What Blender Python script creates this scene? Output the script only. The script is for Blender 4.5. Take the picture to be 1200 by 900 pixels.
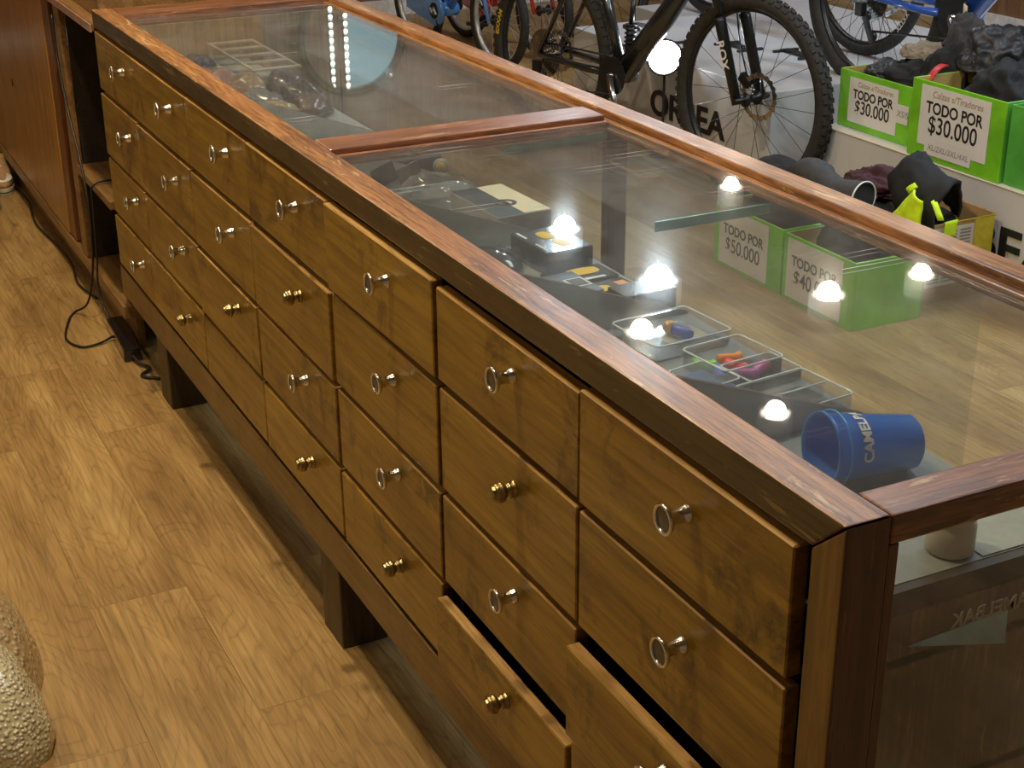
import bpy, bmesh, math, random
from mathutils import Vector, Matrix, Euler, noise
random.seed(7)
PI = math.pi
D = bpy.data
for o in list(D.objects): D.objects.remove(o)
S = bpy.context.scene
COL = S.collection

# ------------------------------------------------------------------ camera
cam = D.cameras.new('camera'); cam.sensor_width = 36; cam.lens = 53.12; cam.clip_start = .02
co = D.objects.new('camera', cam); COL.objects.link(co); S.camera = co
Rm = ((0.445398, -0.352059, 0.823210), (0.895301, 0.182889, -0.406188), (-0.007554, 0.917936, 0.396657))
M = Matrix(Rm).to_4x4(); M.translation = (0.88617, -0.75317, 1.54328); co.matrix_world = M
# ------------------------------------------------------------------ world, exposure
w = D.worlds.new('world'); S.world = w; w.use_nodes = True
w.node_tree.nodes['Background'].inputs[0].default_value = (.6, .7, 1, 1)
w.node_tree.nodes['Background'].inputs[1].default_value = .3
S.view_settings.view_transform = 'Standard'; S.view_settings.look = 'None'
S.view_settings.gamma = 1; S.view_settings.exposure = 0.24
try: S.view_settings.use_curve_mapping = False
except Exception: pass
# ------------------------------------------------------------------ lights
WARM = (1, .80, .50); NEUT = (1, .86, .68); COOL = (.72, .87, 1)
def area(name, loc, size, power, col, tgt=None, shape='DISK', sy=None, spread=None):
    l = D.lights.new(name, 'AREA'); l.shape = shape; l.size = size
    if sy: l.size_y = sy
    l.energy = power; l.color = col
    if spread: l.spread = math.radians(spread)
    o = D.objects.new(name, l); COL.objects.link(o); o.location = loc
    d = (Vector(tgt) - Vector(loc)) if tgt else Vector((0, 0, -1))
    o.rotation_euler = d.to_track_quat('-Z', 'Y').to_euler()
    return o
CEIL = 2.9
# x, y, disc, watts, colour
LAMPS = [(-6.15, 3.05, .13, 26, COOL), (-5.18, 3.06, .15, 34, COOL), (-6.42, 4.33, .10, 10, NEUT),
         (-4.61, 2.62, .11, 8, NEUT), (-4.62, 3.68, .12, 12, NEUT), (-4.64, 4.27, .10, 9, NEUT),
         (-3.60, 2.64, .09, 3, NEUT),
         (-2.3, -.16, .12, 34, WARM), (-.9, -.50, .12, 20, WARM), (-4.2, -.20, .12, 14, WARM)]
def bulb(name, loc, r, power, col):
    l = D.lights.new(name, 'POINT'); l.shadow_soft_size = r; l.energy = power; l.color = col
    o = D.objects.new(name, l); COL.objects.link(o); o.location = loc; return o
for i, (x, y, s, pw, c) in enumerate(LAMPS):
    if i < 7: bulb('downlight_bulb', (x, y, CEIL - .112), s * .46, pw, c)
    else: area('downlight_beam', (x, y, CEIL - .115), s, pw, c)
area('ceiling_fill', (-1.5, 1.5, CEIL - .06), 1.6, 30, (.86, .93, 1), shape='RECTANGLE', sy=.6)  # added fill lights: unseen panels over the customer side and the aisle
area('ceiling_fill', (-1.3, 3.9, CEIL - .06), 1.8, 85, COOL, shape='RECTANGLE', sy=.6)
area('aisle_fill', (-2.6, -1.9, CEIL - .06), 2.2, 11, WARM, shape='RECTANGLE', sy=.5)

# ------------------------------------------------------------------ material helpers
class NT:
    def __init__(s, name):
        s.m = D.materials.new(name); s.m.use_nodes = True; s.t = s.m.node_tree
        s.n = s.t.nodes; s.b = s.n['Principled BSDF']; s.out = s.n['Material Output']
    def new(s, typ, **k):
        n = s.n.new(typ)
        for a, v in k.items(): setattr(n, a, v)
        return n
    def link(s, a, b): s.t.links.new(a, b)
    def coords(s, scale=(1, 1, 1), rnd=True, rot=(0, 0, 0)):
        tc = s.new('ShaderNodeTexCoord'); mp = s.new('ShaderNodeMapping')
        mp.inputs['Scale'].default_value = scale; mp.inputs['Rotation'].default_value = rot
        if rnd:
            oi = s.new('ShaderNodeObjectInfo'); ad = s.new('ShaderNodeVectorMath', operation='ADD')
            mu = s.new('ShaderNodeMath', operation='MULTIPLY'); mu.inputs[1].default_value = 17.3
            s.link(oi.outputs['Random'], mu.inputs[0]); s.link(tc.outputs['Object'], ad.inputs[0]); s.link(mu.outputs[0], ad.inputs[1])
            s.link(ad.outputs[0], mp.inputs[0])
        else: s.link(tc.outputs['Object'], mp.inputs[0])
        return mp.outputs[0]
    def noise(s, vec, scale, detail=4, rough=.6, dist=0):
        n = s.new('ShaderNodeTexNoise'); n.inputs['Scale'].default_value = scale; n.inputs['Detail'].default_value = detail
        n.inputs['Roughness'].default_value = rough; n.inputs['Distortion'].default_value = dist
        s.link(vec, n.inputs['Vector']); return n.outputs['Fac']
    def ramp(s, fac, stops):
        r = s.new('ShaderNodeValToRGB'); e = r.color_ramp.elements
        while len(e) < len(stops): e.new(.5)
        for i, (p, c) in enumerate(stops):
            e[i].position = p; e[i].color = tuple(c) + (1,) if len(c) == 3 else c
        s.link(fac, r.inputs[0]); return r.outputs[0]
    def math(s, op, a, b=None, c=None):
        n = s.new('ShaderNodeMath', operation=op)
        for i, v in enumerate((a, b, c)):
            if v is None: continue
            if isinstance(v, (int, float)): n.inputs[i].default_value = v
            else: s.link(v, n.inputs[i])
        return n.outputs[0]
    def mix(s, f, a, b, mode='MIX'):
        n = s.new('ShaderNodeMix', data_type='RGBA', blend_type=mode)
        for i, v in ((0, f), (6, a), (7, b)):
            if isinstance(v, (int, float)): n.inputs[i].default_value = v
            elif isinstance(v, tuple): n.inputs[i].default_value = v + (1,) if len(v) == 3 else v
            else: s.link(v, n.inputs[i])
        return n.outputs[2]
    def bump(s, h, strength=.3, dist=.002):
        b = s.new('ShaderNodeBump'); b.inputs['Strength'].default_value = strength; b.inputs['Distance'].default_value = dist
        s.link(h, b.inputs['Height']); s.link(b.outputs[0], s.b.inputs['Normal']); return b
    def set(s, **k):
        for a, v in k.items():
            i = s.b.inputs[a.replace('_', ' ')]
            if isinstance(v, (int, float)): i.default_value = v
            elif isinstance(v, tuple): i.default_value = v + (1,) if len(v) == 3 else v
            else: s.link(v, i)

def wood(name, dark, mid, light, axis='x', rough=.35, freq=1.0, stain=.0, chip=None, coat=.3, warp=2.5, rnd=True, detail_bump=.25, streak=.6):
    t = NT(name)
    sc = {'x': (.9, 14, 14), 'y': (14, .9, 14), 'z': (14, 14, .9)}[axis]
    v = t.coords(tuple(a * freq for a in sc), rnd)
    g = t.noise(v, 1.6, 6, .62, warp * .3)
    v2 = t.coords(tuple(a * freq * 5 for a in sc), rnd)
    f = t.noise(v2, 2.0, 3, .7)
    c = t.ramp(g, [(.28, dark), (.5, mid), (.74, light)])
    fr = t.ramp(f, [(.36, (.42, .42, .42)), (.58, (1, 1, 1))])
    c = t.mix(streak, c, fr, 'MULTIPLY')
    v3 = t.coords((1, 1, 1), rnd)
    if stain:
        n3 = t.noise(v3, 7, 6, .7, .6)
        sm = t.ramp(n3, [(.54, (0, 0, 0)), (.66, (1, 1, 1))])
        c = t.mix(t.math('MULTIPLY', sm, stain), c, tuple(a * .28 for a in dark))
    if chip:
        v4 = t.coords({'x': (3, 22, 22), 'y': (22, 3, 22), 'z': (22, 22, 3)}[axis], rnd)
        n4 = t.noise(v4, 2.4, 5, .75, .5)
        cm = t.ramp(n4, [(.585, (0, 0, 0)), (.64, (1, 1, 1))])
        c = t.mix(t.math('MULTIPLY', cm, .75), c, chip)
    t.set(Base_Color=c, Coat_Weight=coat, Coat_Roughness=.22)
    rn = t.noise(v3, 11, 4, .6)
    t.set(Roughness=t.math('MULTIPLY_ADD', rn, .25, rough - .1))
    t.bump(t.math('ADD', f, g), detail_bump, .0012)
    return t.m

def plain(name, col, rough=.5, metal=0, noise_amt=.12, nscale=30, bump=0, coat=0, spec=None, sheen=0, trans=0, alpha=None):
    t = NT(name); v = t.coords((1, 1, 1))
    n = t.noise(v, nscale, 4, .6)
    lo = tuple(max(0, c * (1 - noise_amt * 1.6)) for c in col); hi = tuple(min(1, c * (1 + noise_amt)) for c in col)
    t.set(Base_Color=t.ramp(n, [(.3, lo), (.7, hi)]), Metallic=metal, Coat_Weight=coat)
    t.set(Roughness=t.math('MULTIPLY_ADD', n, .16, max(0.02, rough - .08)))
    if sheen: t.set(Sheen_Weight=sheen)
    if trans: t.set(Transmission_Weight=trans)
    if alpha is not None: t.set(Alpha=alpha)
    if bump: t.bump(n, bump, .003)
    return t.m

def emit(name, col, st):
    t = NT(name); t.set(Base_Color=(.02, .02, .02), Emission_Color=col, Emission_Strength=st); return t.m

def glass_mat(name, film=.03, scratch=.0, tint=(.97, .99, .98), gloss_rough=.01, ior=1.5, film_col=(.75, .8, .85)):
    t = NT(name); t.n.remove(t.b)
    geo = t.new('ShaderNodeNewGeometry')
    ii = t.new('ShaderNodeMix', data_type='FLOAT'); t.link(geo.outputs['Backfacing'], ii.inputs[0]); ii.inputs[2].default_value = ior; ii.inputs[3].default_value = 1 / ior
    fr = t.new('ShaderNodeFresnel'); t.link(ii.outputs[0], fr.inputs['IOR'])
    tr = t.new('ShaderNodeBsdfTransparent'); tr.inputs[0].default_value = tint + (1,)
    gl = t.new('ShaderNodeBsdfGlossy'); gl.inputs['Roughness'].default_value = gloss_rough
    mx = t.new('ShaderNodeMixShader'); t.link(fr.outputs[0], mx.inputs[0]); t.link(tr.outputs[0], mx.inputs[1]); t.link(gl.outputs[0], mx.inputs[2])
    df = t.new('ShaderNodeBsdfDiffuse'); df.inputs[0].default_value = film_col + (1,)
    m2 = t.new('ShaderNodeMixShader'); t.link(mx.outputs[0], m2.inputs[1]); t.link(df.outputs[0], m2.inputs[2])
    v = t.coords((1, 1, 1), False); n = t.noise(v, 5, 6, .7, 1.2)
    base = t.ramp(n, [(.35, (film * .35,) * 3), (.7, (film * 1.5,) * 3)])
    if scratch:
        acc = None
        for i, (ang, sc) in enumerate(((.3, 130), (1.1, 160), (2.2, 120), (2.8, 190))):
            w = t.new('ShaderNodeTexNoise'); w.inputs['Scale'].default_value = 1; w.inputs['Detail'].default_value = 3; w.inputs['Distortion'].default_value = .25
            vv = t.coords((sc, 3.2, 1), False, (0, 0, ang)); t.link(vv, w.inputs['Vector'])
            r = t.ramp(w.outputs['Fac'], [(.70, (0, 0, 0)), (.76, (1, 1, 1))])
            acc = r if acc is None else t.mix(1.0, acc, r, 'ADD')
        patch = t.ramp(t.noise(v, 3.2, 3, .6), [(.42, (0, 0, 0)), (.66, (1, 1, 1))])
        sm = t.math('MULTIPLY', t.math('MULTIPLY', acc, patch), scratch)
        base = t.math('ADD', base, sm)
        # rough second gloss lobe: fine scratches that spread the lamps
        g2 = t.new('ShaderNodeBsdfGlossy'); g2.inputs['Roughness'].default_value = .09
        m3 = t.new('ShaderNodeMixShader'); m3.inputs[0].default_value = .05
        t.link(gl.outputs[0], m3.inputs[1]); t.link(g2.outputs[0], m3.inputs[2]); t.link(m3.outputs[0], mx.inputs[2])
    t.link(base, m2.inputs[0])
    t.link(m2.outputs[0], t.out.inputs['Surface'])
    return t.m

# ------------------------------------------------------------------ mesh helpers
class MB:
    def __init__(s): s.bm = bmesh.new(); s.mi = 0
    def _tag(s, faces, mi=None):
        for f in faces: f.material_index = s.mi if mi is None else mi
    def box(s, x0, x1, y0, y1, z0, z1, bev=0.0, M=None, seg=2):
        b = bmesh.new(); bmesh.ops.create_cube(b, size=1)
        for v in b.verts: v.co = Vector(((x0 + x1) / 2 + v.co.x * (x1 - x0), (y0 + y1) / 2 + v.co.y * (y1 - y0), (z0 + z1) / 2 + v.co.z * (z1 - z0)))
        if bev: bmesh.ops.bevel(b, geom=list(b.edges), offset=bev, segments=seg, profile=.5, affect='EDGES')
        return s.merge(b, M)
    def merge(s, b, M=None, smooth=False):
        if M is not None: bmesh.ops.transform(b, matrix=M, verts=b.verts)
        vs = [s.bm.verts.new(v.co) for v in b.verts]
        b.verts.index_update()
        for f in b.faces:
            try:
                nf = s.bm.faces.new([vs[v.index] for v in f.verts]); nf.material_index = s.mi; nf.smooth = smooth or f.smooth
            except ValueError: pass
        b.free(); return s
    def prism(s, pts, a0, a1, axis='y', bev=0, M=None):
        b = bmesh.new(); mk = {'y': lambda p, a: (p[0], a, p[1]), 'x': lambda p, a: (a, p[0], p[1]), 'z': lambda p, a: (p[0], p[1], a)}[axis]
        A = [b.verts.new(mk(p, a0)) for p in pts]; B = [b.verts.new(mk(p, a1)) for p in pts]
        n = len(pts); b.faces.new(A); b.faces.new(B[::-1])
        for i in range(n): b.faces.new((A[i], B[i], B[(i + 1) % n], A[(i + 1) % n]))
        bmesh.ops.recalc_face_normals(b, faces=b.faces)
        if bev: bmesh.ops.bevel(b, geom=list(b.edges), offset=bev, segments=2, profile=.5, affect='EDGES')
        return s.merge(b, M)
    def tube(s, pts, r, n=10, closed=False, cap=True, M=None, flat=1.0):
        pts = [Vector(p) for p in pts]; N = len(pts); rs = r if isinstance(r, (list, tuple)) else [r] * N
        b = bmesh.new(); rings = []; up = None
        for i, p in enumerate(pts):
            if closed: t = pts[(i + 1) % N] - pts[i - 1]
            else: t = pts[min(i + 1, N - 1)] - pts[max(i - 1, 0)]
            t.normalize()
            if up is None:
                up = Vector((0, 0, 1)) if abs(t.z) < .9 else Vector((0, 1, 0))
            a = (up - t * up.dot(t)).normalized(); up = a; c = t.cross(a)
            rings.append([b.verts.new(p + a * math.cos(2 * PI * k / n) * rs[i] + c * math.sin(2 * PI * k / n) * rs[i] * flat) for k in range(n)])
        for i in range(N if closed else N - 1):
            A = rings[i]; B = rings[(i + 1) % N]
            off = 0
            if closed and i == N - 1:
                off = min(range(n), key=lambda o: sum((A[k].co - B[(k + o) % n].co).length for k in range(n)))
            for k in range(n):
                f = b.faces.new((A[k], A[(k + 1) % n], B[(k + 1 + off) % n], B[(k + off) % n])); f.smooth = True
        if cap and not closed: b.faces.new(rings[0][::-1]); b.faces.new(rings[-1])
        bmesh.ops.recalc_face_normals(b, faces=b.faces)
        return s.merge(b, M)
    def lathe(s, prof, n=24, M=None, smooth=True):
        """prof = [(r, z)...] about Z"""
        b = bmesh.new(); rings = []
        for r, z in prof:
            if r < 1e-6: rings.append([b.verts.new((0, 0, z))])
            else: rings.append([b.verts.new((r * math.cos(2 * PI * k / n), r * math.sin(2 * PI * k / n), z)) for k in range(n)])
        for A, B in zip(rings, rings[1:]):
            for k in range(n):
                q = [A[k % len(A)], A[(k + 1) % len(A)], B[(k + 1) % len(B)], B[k % len(B)]]
                u = []
                for v in q:
                    if v not in u: u.append(v)
                if len(u) > 2:
                    try: f = b.faces.new(u); f.smooth = smooth
                    except ValueError: pass
        bmesh.ops.recalc_face_normals(b, faces=b.faces)
        return s.merge(b, M)
    def torus(s, R, r, n=48, m=10, M=None, flat=1.0):
        pts = [(R * math.cos(2 * PI * k / n), R * math.sin(2 * PI * k / n), 0) for k in range(n)]
        b = bmesh.new(); rings = []
        for k in range(n):
            a = 2 * PI * k / n
            rings.append([b.verts.new(((R + r * math.cos(2 * PI * j / m)) * math.cos(a), (R + r * math.cos(2 * PI * j / m)) * math.sin(a), r * flat * math.sin(2 * PI * j / m))) for j in range(m)])
        for k in range(n):
            A = rings[k]; B = rings[(k + 1) % n]
            for j in range(m):
                f = b.faces.new((A[j], B[j], B[(j + 1) % m], A[(j + 1) % m])); f.smooth = True
        return s.merge(b, M)
    def build(s, name, mats, parent=None, loc=None):
        me = D.meshes.new(name); s.bm.normal_update(); s.bm.to_mesh(me); s.bm.free()
        for m in (mats if isinstance(mats, (list, tuple)) else [mats]): me.materials.append(m)
        o = D.objects.new(name, me); COL.objects.link(o)
        if parent: o.parent = parent
        if loc: o.location = loc
        return o

def tag(o, label=None, cat=None, group=None, kind=None):
    if label: o['label'] = label
    if cat: o['category'] = cat
    if group: o['group'] = group
    if kind: o['kind'] = kind
    return o
def thing(name, label, cat, loc=(0, 0, 0), rz=0, group=None, M=None):
    o = D.objects.new(name, None); COL.objects.link(o); o.empty_display_size = .05
    if M is not None: o.matrix_basis = M
    else: o.location = loc; o.rotation_euler = (0, 0, rz)
    return tag(o, label, cat, group)
def struct(name, mb, mat):
    return tag(mb.build(name, mat), kind='structure')
def T(x, y, z): return Matrix.Translation((x, y, z))
def RX(a): return Matrix.Rotation(a, 4, 'X')
def RY(a): return Matrix.Rotation(a, 4, 'Y')
def RZ(a): return Matrix.Rotation(a, 4, 'Z')
def lettering(txt, size, mat, parent, Mx, ext=.0006, name='lettering', shear=0, sx=1.0, bold=0):
    c = D.curves.new('txt', 'FONT'); c.body = txt; c.size = size; c.extrude = ext; c.align_x = 'CENTER'; c.align_y = 'CENTER'; c.shear = shear; c.offset = bold
    tmp = D.objects.new('txt', c); COL.objects.link(tmp)
    dg = bpy.context.evaluated_depsgraph_get(); dg.update()
    me = D.meshes.new_from_object(tmp.evaluated_get(dg)); D.objects.remove(tmp); D.curves.remove(c)
    me.transform(Mx @ Matrix.Diagonal((sx, 1, 1, 1))); me.name = name; me.materials.clear(); me.materials.append(mat)
    o = D.objects.new(name, me); COL.objects.link(o); o.parent = parent
    return o
# text on a plane facing -y : local x->x, y->z
FACE_FRONT = RX(PI / 2)
FACE_NEAR = RZ(PI / 2) @ RX(PI / 2)      # faces +x
def blob(name, mat, size, seed, parent=None, amp=.25, freq=2.2, sub=4, loc=(0, 0, 0), flatten=True, ridged=True, rz=0, crease=1.0):
    b = bmesh.new(); bmesh.ops.create_icosphere(b, subdivisions=sub, radius=1)
    off = Vector((seed * 3.1, seed * 1.7, seed * 5.3))
    for v in b.verts:
        p = v.co.copy(); q = p * freq + off
        n = noise.noise(q + Vector(noise.noise_vector(q * .8)) * .7)
        if ridged:
            n2 = 1 - abs(noise.noise(q * 1.9 + Vector((5, 5, 5)))) * 2.2
            n3 = 1 - abs(noise.noise(q * 4.1)) * 2
            n = n * .8 + n2 * .35 * crease + n3 * .13 * crease - .3
        p *= 1 + amp * n
        if flatten and p.z < 0: p.z *= .25
        v.co = Vector((p.x * size[0], p.y * size[1], p.z * size[2]))
        
    for f in b.faces: f.smooth = True
    mb = MB(); mb.merge(b, RZ(rz)); 
    return mb.build(name, mat, parent, loc)
def cloth_sheet(name, mat, P, nu, nv, thick, parent=None, wr=.01, seed=0, fr=9):
    """P(u,v)->Vector ; closed thin sheet with wrinkles"""
    b = bmesh.new(); top = {}; bot = {}
    pts = {}
    for i in range(nu + 1):
        for j in range(nv + 1):
            p = P(i / nu, j / nv)
            q = p * fr + Vector((seed, seed * 2, 0))
            pts[i, j] = p + Vector(noise.noise_vector(q)) * wr + Vector(noise.noise_vector(q * 2.3)) * wr * .4
    def nrm(i, j):
        a = pts[min(i + 1, nu), j] - pts[max(i - 1, 0), j]; c = pts[i, min(j + 1, nv)] - pts[i, max(j - 1, 0)]
        n = a.cross(c); return n.normalized() if n.length > 1e-9 else Vector((0, 0, 1))
    for k, p in pts.items():
        n = nrm(*k); top[k] = b.verts.new(p + n * thick / 2); bot[k] = b.verts.new(p - n * thick / 2)
    for i in range(nu):
        for j in range(nv):
            f = b.faces.new((top[i, j], top[i + 1, j], top[i + 1, j + 1], top[i, j + 1])); f.smooth = True
            f = b.faces.new((bot[i, j + 1], bot[i + 1, j + 1], bot[i + 1, j], bot[i, j])); f.smooth = True
    for i in range(nu):
        b.faces.new((top[i, 0], bot[i, 0], bot[i + 1, 0], top[i + 1, 0])); b.faces.new((top[i + 1, nv], bot[i + 1, nv], bot[i, nv], top[i, nv]))
    for j in range(nv):
        b.faces.new((top[0, j + 1], bot[0, j + 1], bot[0, j], top[0, j])); b.faces.new((top[nu, j], bot[nu, j], bot[nu, j + 1], top[nu, j + 1]))
    bmesh.ops.recalc_face_normals(b, faces=b.faces)
    mb = MB(); mb.merge(b); return mb.build(name, mat, parent)

# ------------------------------------------------------------------ materials
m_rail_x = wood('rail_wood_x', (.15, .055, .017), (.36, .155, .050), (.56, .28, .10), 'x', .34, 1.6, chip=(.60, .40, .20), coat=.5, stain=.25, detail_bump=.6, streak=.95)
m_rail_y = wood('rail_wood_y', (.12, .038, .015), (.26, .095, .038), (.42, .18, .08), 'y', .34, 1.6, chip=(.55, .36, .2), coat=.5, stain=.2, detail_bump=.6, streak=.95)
m_post = wood('post_wood', (.050, .014, .007), (.095, .026, .013), (.15, .048, .02), 'z', .38, 1.2, coat=.3, stain=.3, chip=(.2, .08, .03))
m_drawer = wood('drawer_wood', (.13, .064, .004), (.28, .155, .010), (.41, .25, .024), 'x', .36, .8, stain=.85, chip=(.27, .15, .045), coat=.35)
m_edge_lit = wood('drawer_edge_lit', (.26, .13, .035), (.45, .26, .08), (.65, .42, .16), 'x', .4, 1.5, coat=.2)
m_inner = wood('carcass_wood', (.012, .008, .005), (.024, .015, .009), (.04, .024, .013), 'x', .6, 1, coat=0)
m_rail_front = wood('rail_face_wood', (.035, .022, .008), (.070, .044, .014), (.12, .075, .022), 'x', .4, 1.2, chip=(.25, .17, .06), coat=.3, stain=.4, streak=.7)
m_post_front_lit = wood('post_wood_lit', (.09, .045, .008), (.16, .085, .014), (.24, .13, .024), 'z', .38, 1.2, coat=.3, stain=.3)
m_leg = wood('leg_wood', (.03, .02, .008), (.06, .038, .012), (.09, .055, .018), 'z', .5, 1, coat=.1)
m_apron = wood('apron_wood', (.09, .043, .007), (.16, .085, .013), (.23, .13, .026), 'x', .4, .8, stain=.4, coat=.3)
m_door = wood('sliding_door_wood', (.20, .075, .009), (.36, .15, .018), (.50, .24, .035), 'z', .35, .7, coat=.5)
m_door_d = wood('door_edge_wood', (.09, .03, .008), (.15, .05, .014), (.2, .07, .02), 'z', .4, .9)
m_cab = wood('cabinet_wood', (.14, .07, .022), (.24, .125, .04), (.33, .19, .07), 'x', .42, .8, coat=.3)
m_pan = wood('end_panel_wood', (.22, .17, .09), (.30, .235, .13), (.38, .30, .17), 'z', .5, .8, coat=0)
m_wallwood = wood('wall_wood', (.15, .07, .035), (.24, .12, .06), (.33, .18, .10), 'z', .5, .6, coat=.1)
m_deck = plain('deck_felt', (.24, .26, .265), .75, 0, .08, 60, .2)
m_divider = plain('divider_grey', (.40, .42, .41), .7, 0, .06, 40, .1)
m_deck_edge = plain('deck_edge', (.06, .025, .02), .5)
m_paper = plain('paper', (.74, .72, .72), .75, 0, .05, 12)
m_cream = plain('cream_card', (.72, .66, .50), .6, 0, .05, 12)
m_ink = plain('ink', (.012, .012, .013), .5)
m_faint = plain('faint_ink', (.42, .33, .22), .7)
m_pencil = plain('marker', (.30, .30, .31), .7)
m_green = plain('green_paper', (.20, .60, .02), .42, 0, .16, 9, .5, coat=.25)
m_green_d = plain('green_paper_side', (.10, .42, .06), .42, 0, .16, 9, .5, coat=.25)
m_card = plain('cardboard', (.46, .29, .11), .8, 0, .1, 20, .1)
m_card_in = plain('cardboard_inside', (.50, .34, .10), .8, 0, .08, 20)
m_chrome = plain('chrome', (.80, .78, .74), .16, 1, .05, 60)
m_brass = plain('aged_brass', (.40, .31, .15), .3, 1, .3, 120)
m_dark_face = plain('knob_face', (.05, .045, .035), .35, 0, .2, 90, coat=.4)
m_black = plain('black_plastic', (.012, .013, .015), .35, 0, .2, 40)
m_blackgloss = plain('black_gloss', (.010, .011, .013), .14, 0, .2, 40, coat=.6)
m_rubber = plain('rubber', (.028, .026, .024), .75, 0, .3, 60, .3)
m_blackfab = plain('black_fabric', (.009, .009, .011), .8, 0, .35, 30, .3)
m_navyfab = plain('charcoal_fabric', (.022, .023, .030), .45, 0, .3, 30, .3)
m_greyfab = plain('grey_fabric', (.05, .05, .055), .8, 0, .2, 50, .3)
m_beigefab = plain('beige_fabric', (.30, .25, .19), .8, 0, .2, 40, .4)
m_maroon = plain('maroon_fabric', (.055, .018, .025), .85, 0, .25, 40, .4)
m_red = plain('red', (.55, .03, .03), .45, 0, .1)
m_redp = plain('red_paint', (.62, .035, .02), .22, 0, .08, 10, coat=.8)
m_bluep = plain('blue_paint', (.03, .13, .68), .22, 0, .08, 10, coat=.8)
m_lblue = plain('light_blue_paint', (.10, .32, .85), .22, 0, .08, 10, coat=.8)
m_hivis = plain('hi_vis_fabric', (.62, .85, .01), .7, 0, .1, 40, .3)
m_white = plain('white_laminate', (.60, .60, .63), .35, 0, .03, 6)
m_whiteedge = plain('white_edge', (.72, .66, .56), .5, 0, .03, 6)
m_whitep = plain('white_paint', (.8, .8, .8), .4)
m_yellow = plain('yellow', (.75, .50, .02), .5, 0, .05)
m_orange = plain('orange', (.8, .35, .15), .5)
m_silver = plain('silver', (.6, .6, .62), .25, 1)
m_greyrim = plain('grey_rim', (.65, .66, .68), .35, .6)
m_framedark = plain('mtb_paint', (.03, .034, .038), .25, .3, .2, 10, coat=.7)
m_wall = plain('wall_paint', (.42, .36, .28), .9, 0, .05, 3)
m_ceil = plain('ceiling_paint', (.30, .27, .24), .95, 0, .05, 3)
m_sole = plain('shoe_sole', (.66, .60, .50), .6)
m_tan = plain('shoe_tan', (.42, .26, .13), .7, 0, .1, 50, .2)

def floor_mat():
    t = NT('oak_laminate'); v = t.coords((1, 1, 1), False)
    br = t.new('ShaderNodeTexBrick'); t.link(v, br.inputs['Vector']); br.offset = .37; br.offset_frequency = 2
    br.inputs['Scale'].default_value = 1; br.inputs['Brick Width'].default_value = 1.25; br.inputs['Row Height'].default_value = .19
    br.inputs['Mortar Size'].default_value = .0012; br.inputs['Mortar Smooth'].default_value = .3; br.inputs['Bias'].default_value = 0
    br.inputs['Color1'].default_value = (0, 0, 0, 1); br.inputs['Color2'].default_value = (1, 1, 1, 1); br.inputs['Mortar'].default_value = (.5, .5, .5, 1)
    # per-plank offset
    ad = t.new('ShaderNodeVectorMath', operation='MULTIPLY_ADD'); t.link(br.outputs['Color'], ad.inputs[0]); ad.inputs[1].default_value = (7.7, 3.1, 5); t.link(v, ad.inputs[2])
    def mp(sc):
        m = t.new('ShaderNodeMapping'); m.inputs['Scale'].default_value = sc; t.link(ad.outputs[0], m.inputs[0]); return m.outputs[0]
    big = t.noise(mp((1.0, 4.6, 1)), 1.5, 2.5, .45, .5)
    rings = t.math('FRACT', t.math('MULTIPLY', big, 17))
    rings = t.math('PINGPONG', t.math('MULTIPLY', big, 22), .5)
    ringc = t.ramp(t.math('MULTIPLY', rings, 2), [(.0, (.55, .55, .55)), (.30, (.95, .95, .95)), (1, (1, 1, 1))])
    fine = t.noise(mp((3.2, 85, 1)), 1.6, 4, .7, .3)
    finec = t.ramp(fine, [(.33, (.60, .60, .60)), (.6, (1, 1, 1))])
    broad = t.noise(mp((.8, 3.5, 1)), 1.8, 3, .6, .3)
    c = t.ramp(broad, [(.28, (.24, .135, .050)), (.5, (.39, .24, .090)), (.70, (.54, .36, .15))])
    c = t.mix(.5, c, ringc, 'MULTIPLY'); c = t.mix(.95, c, finec, 'MULTIPLY')
    kn = t.new('ShaderNodeTexVoronoi'); kn.inputs['Scale'].default_value = 2.3; t.link(mp((.8, 2.2, 1)), kn.inputs['Vector'])
    kc = t.ramp(kn.outputs['Distance'], [(.015, (.33, .24, .2)), (.07, (1, 1, 1))]); c = t.mix(.8, c, kc, 'MULTIPLY')
    c = t.mix(t.math('MULTIPLY', br.outputs['Fac'], .4), c, (.09, .05, .02))
    t.set(Base_Color=c, Roughness=t.math('MULTIPLY_ADD', fine, .2, .34), Specular_IOR_Level=.35)
    t.bump(t.math('ADD', fine, t.math('MULTIPLY', br.outputs['Fac'], -2)), .25, .001)
    return t.m
m_floor = floor_mat()
m_glass = glass_mat('top_glass', .022, .50)
m_glassv = glass_mat('side_glass', .055, .0, film_col=(.7, .62, .68))
m_gedge = plain('glass_edge', (.35, .85, .95), .2, 0, .1, 20, coat=.6)
m_clear = glass_mat('clear_plastic', .10, 0, (.95, .97, 1), .06, 1.45, (.75, .8, .85))
m_bagclear = glass_mat('plastic_bag', .22, 0, (.93, .95, .97), .12, 1.45, (.7, .72, .74))

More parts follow.
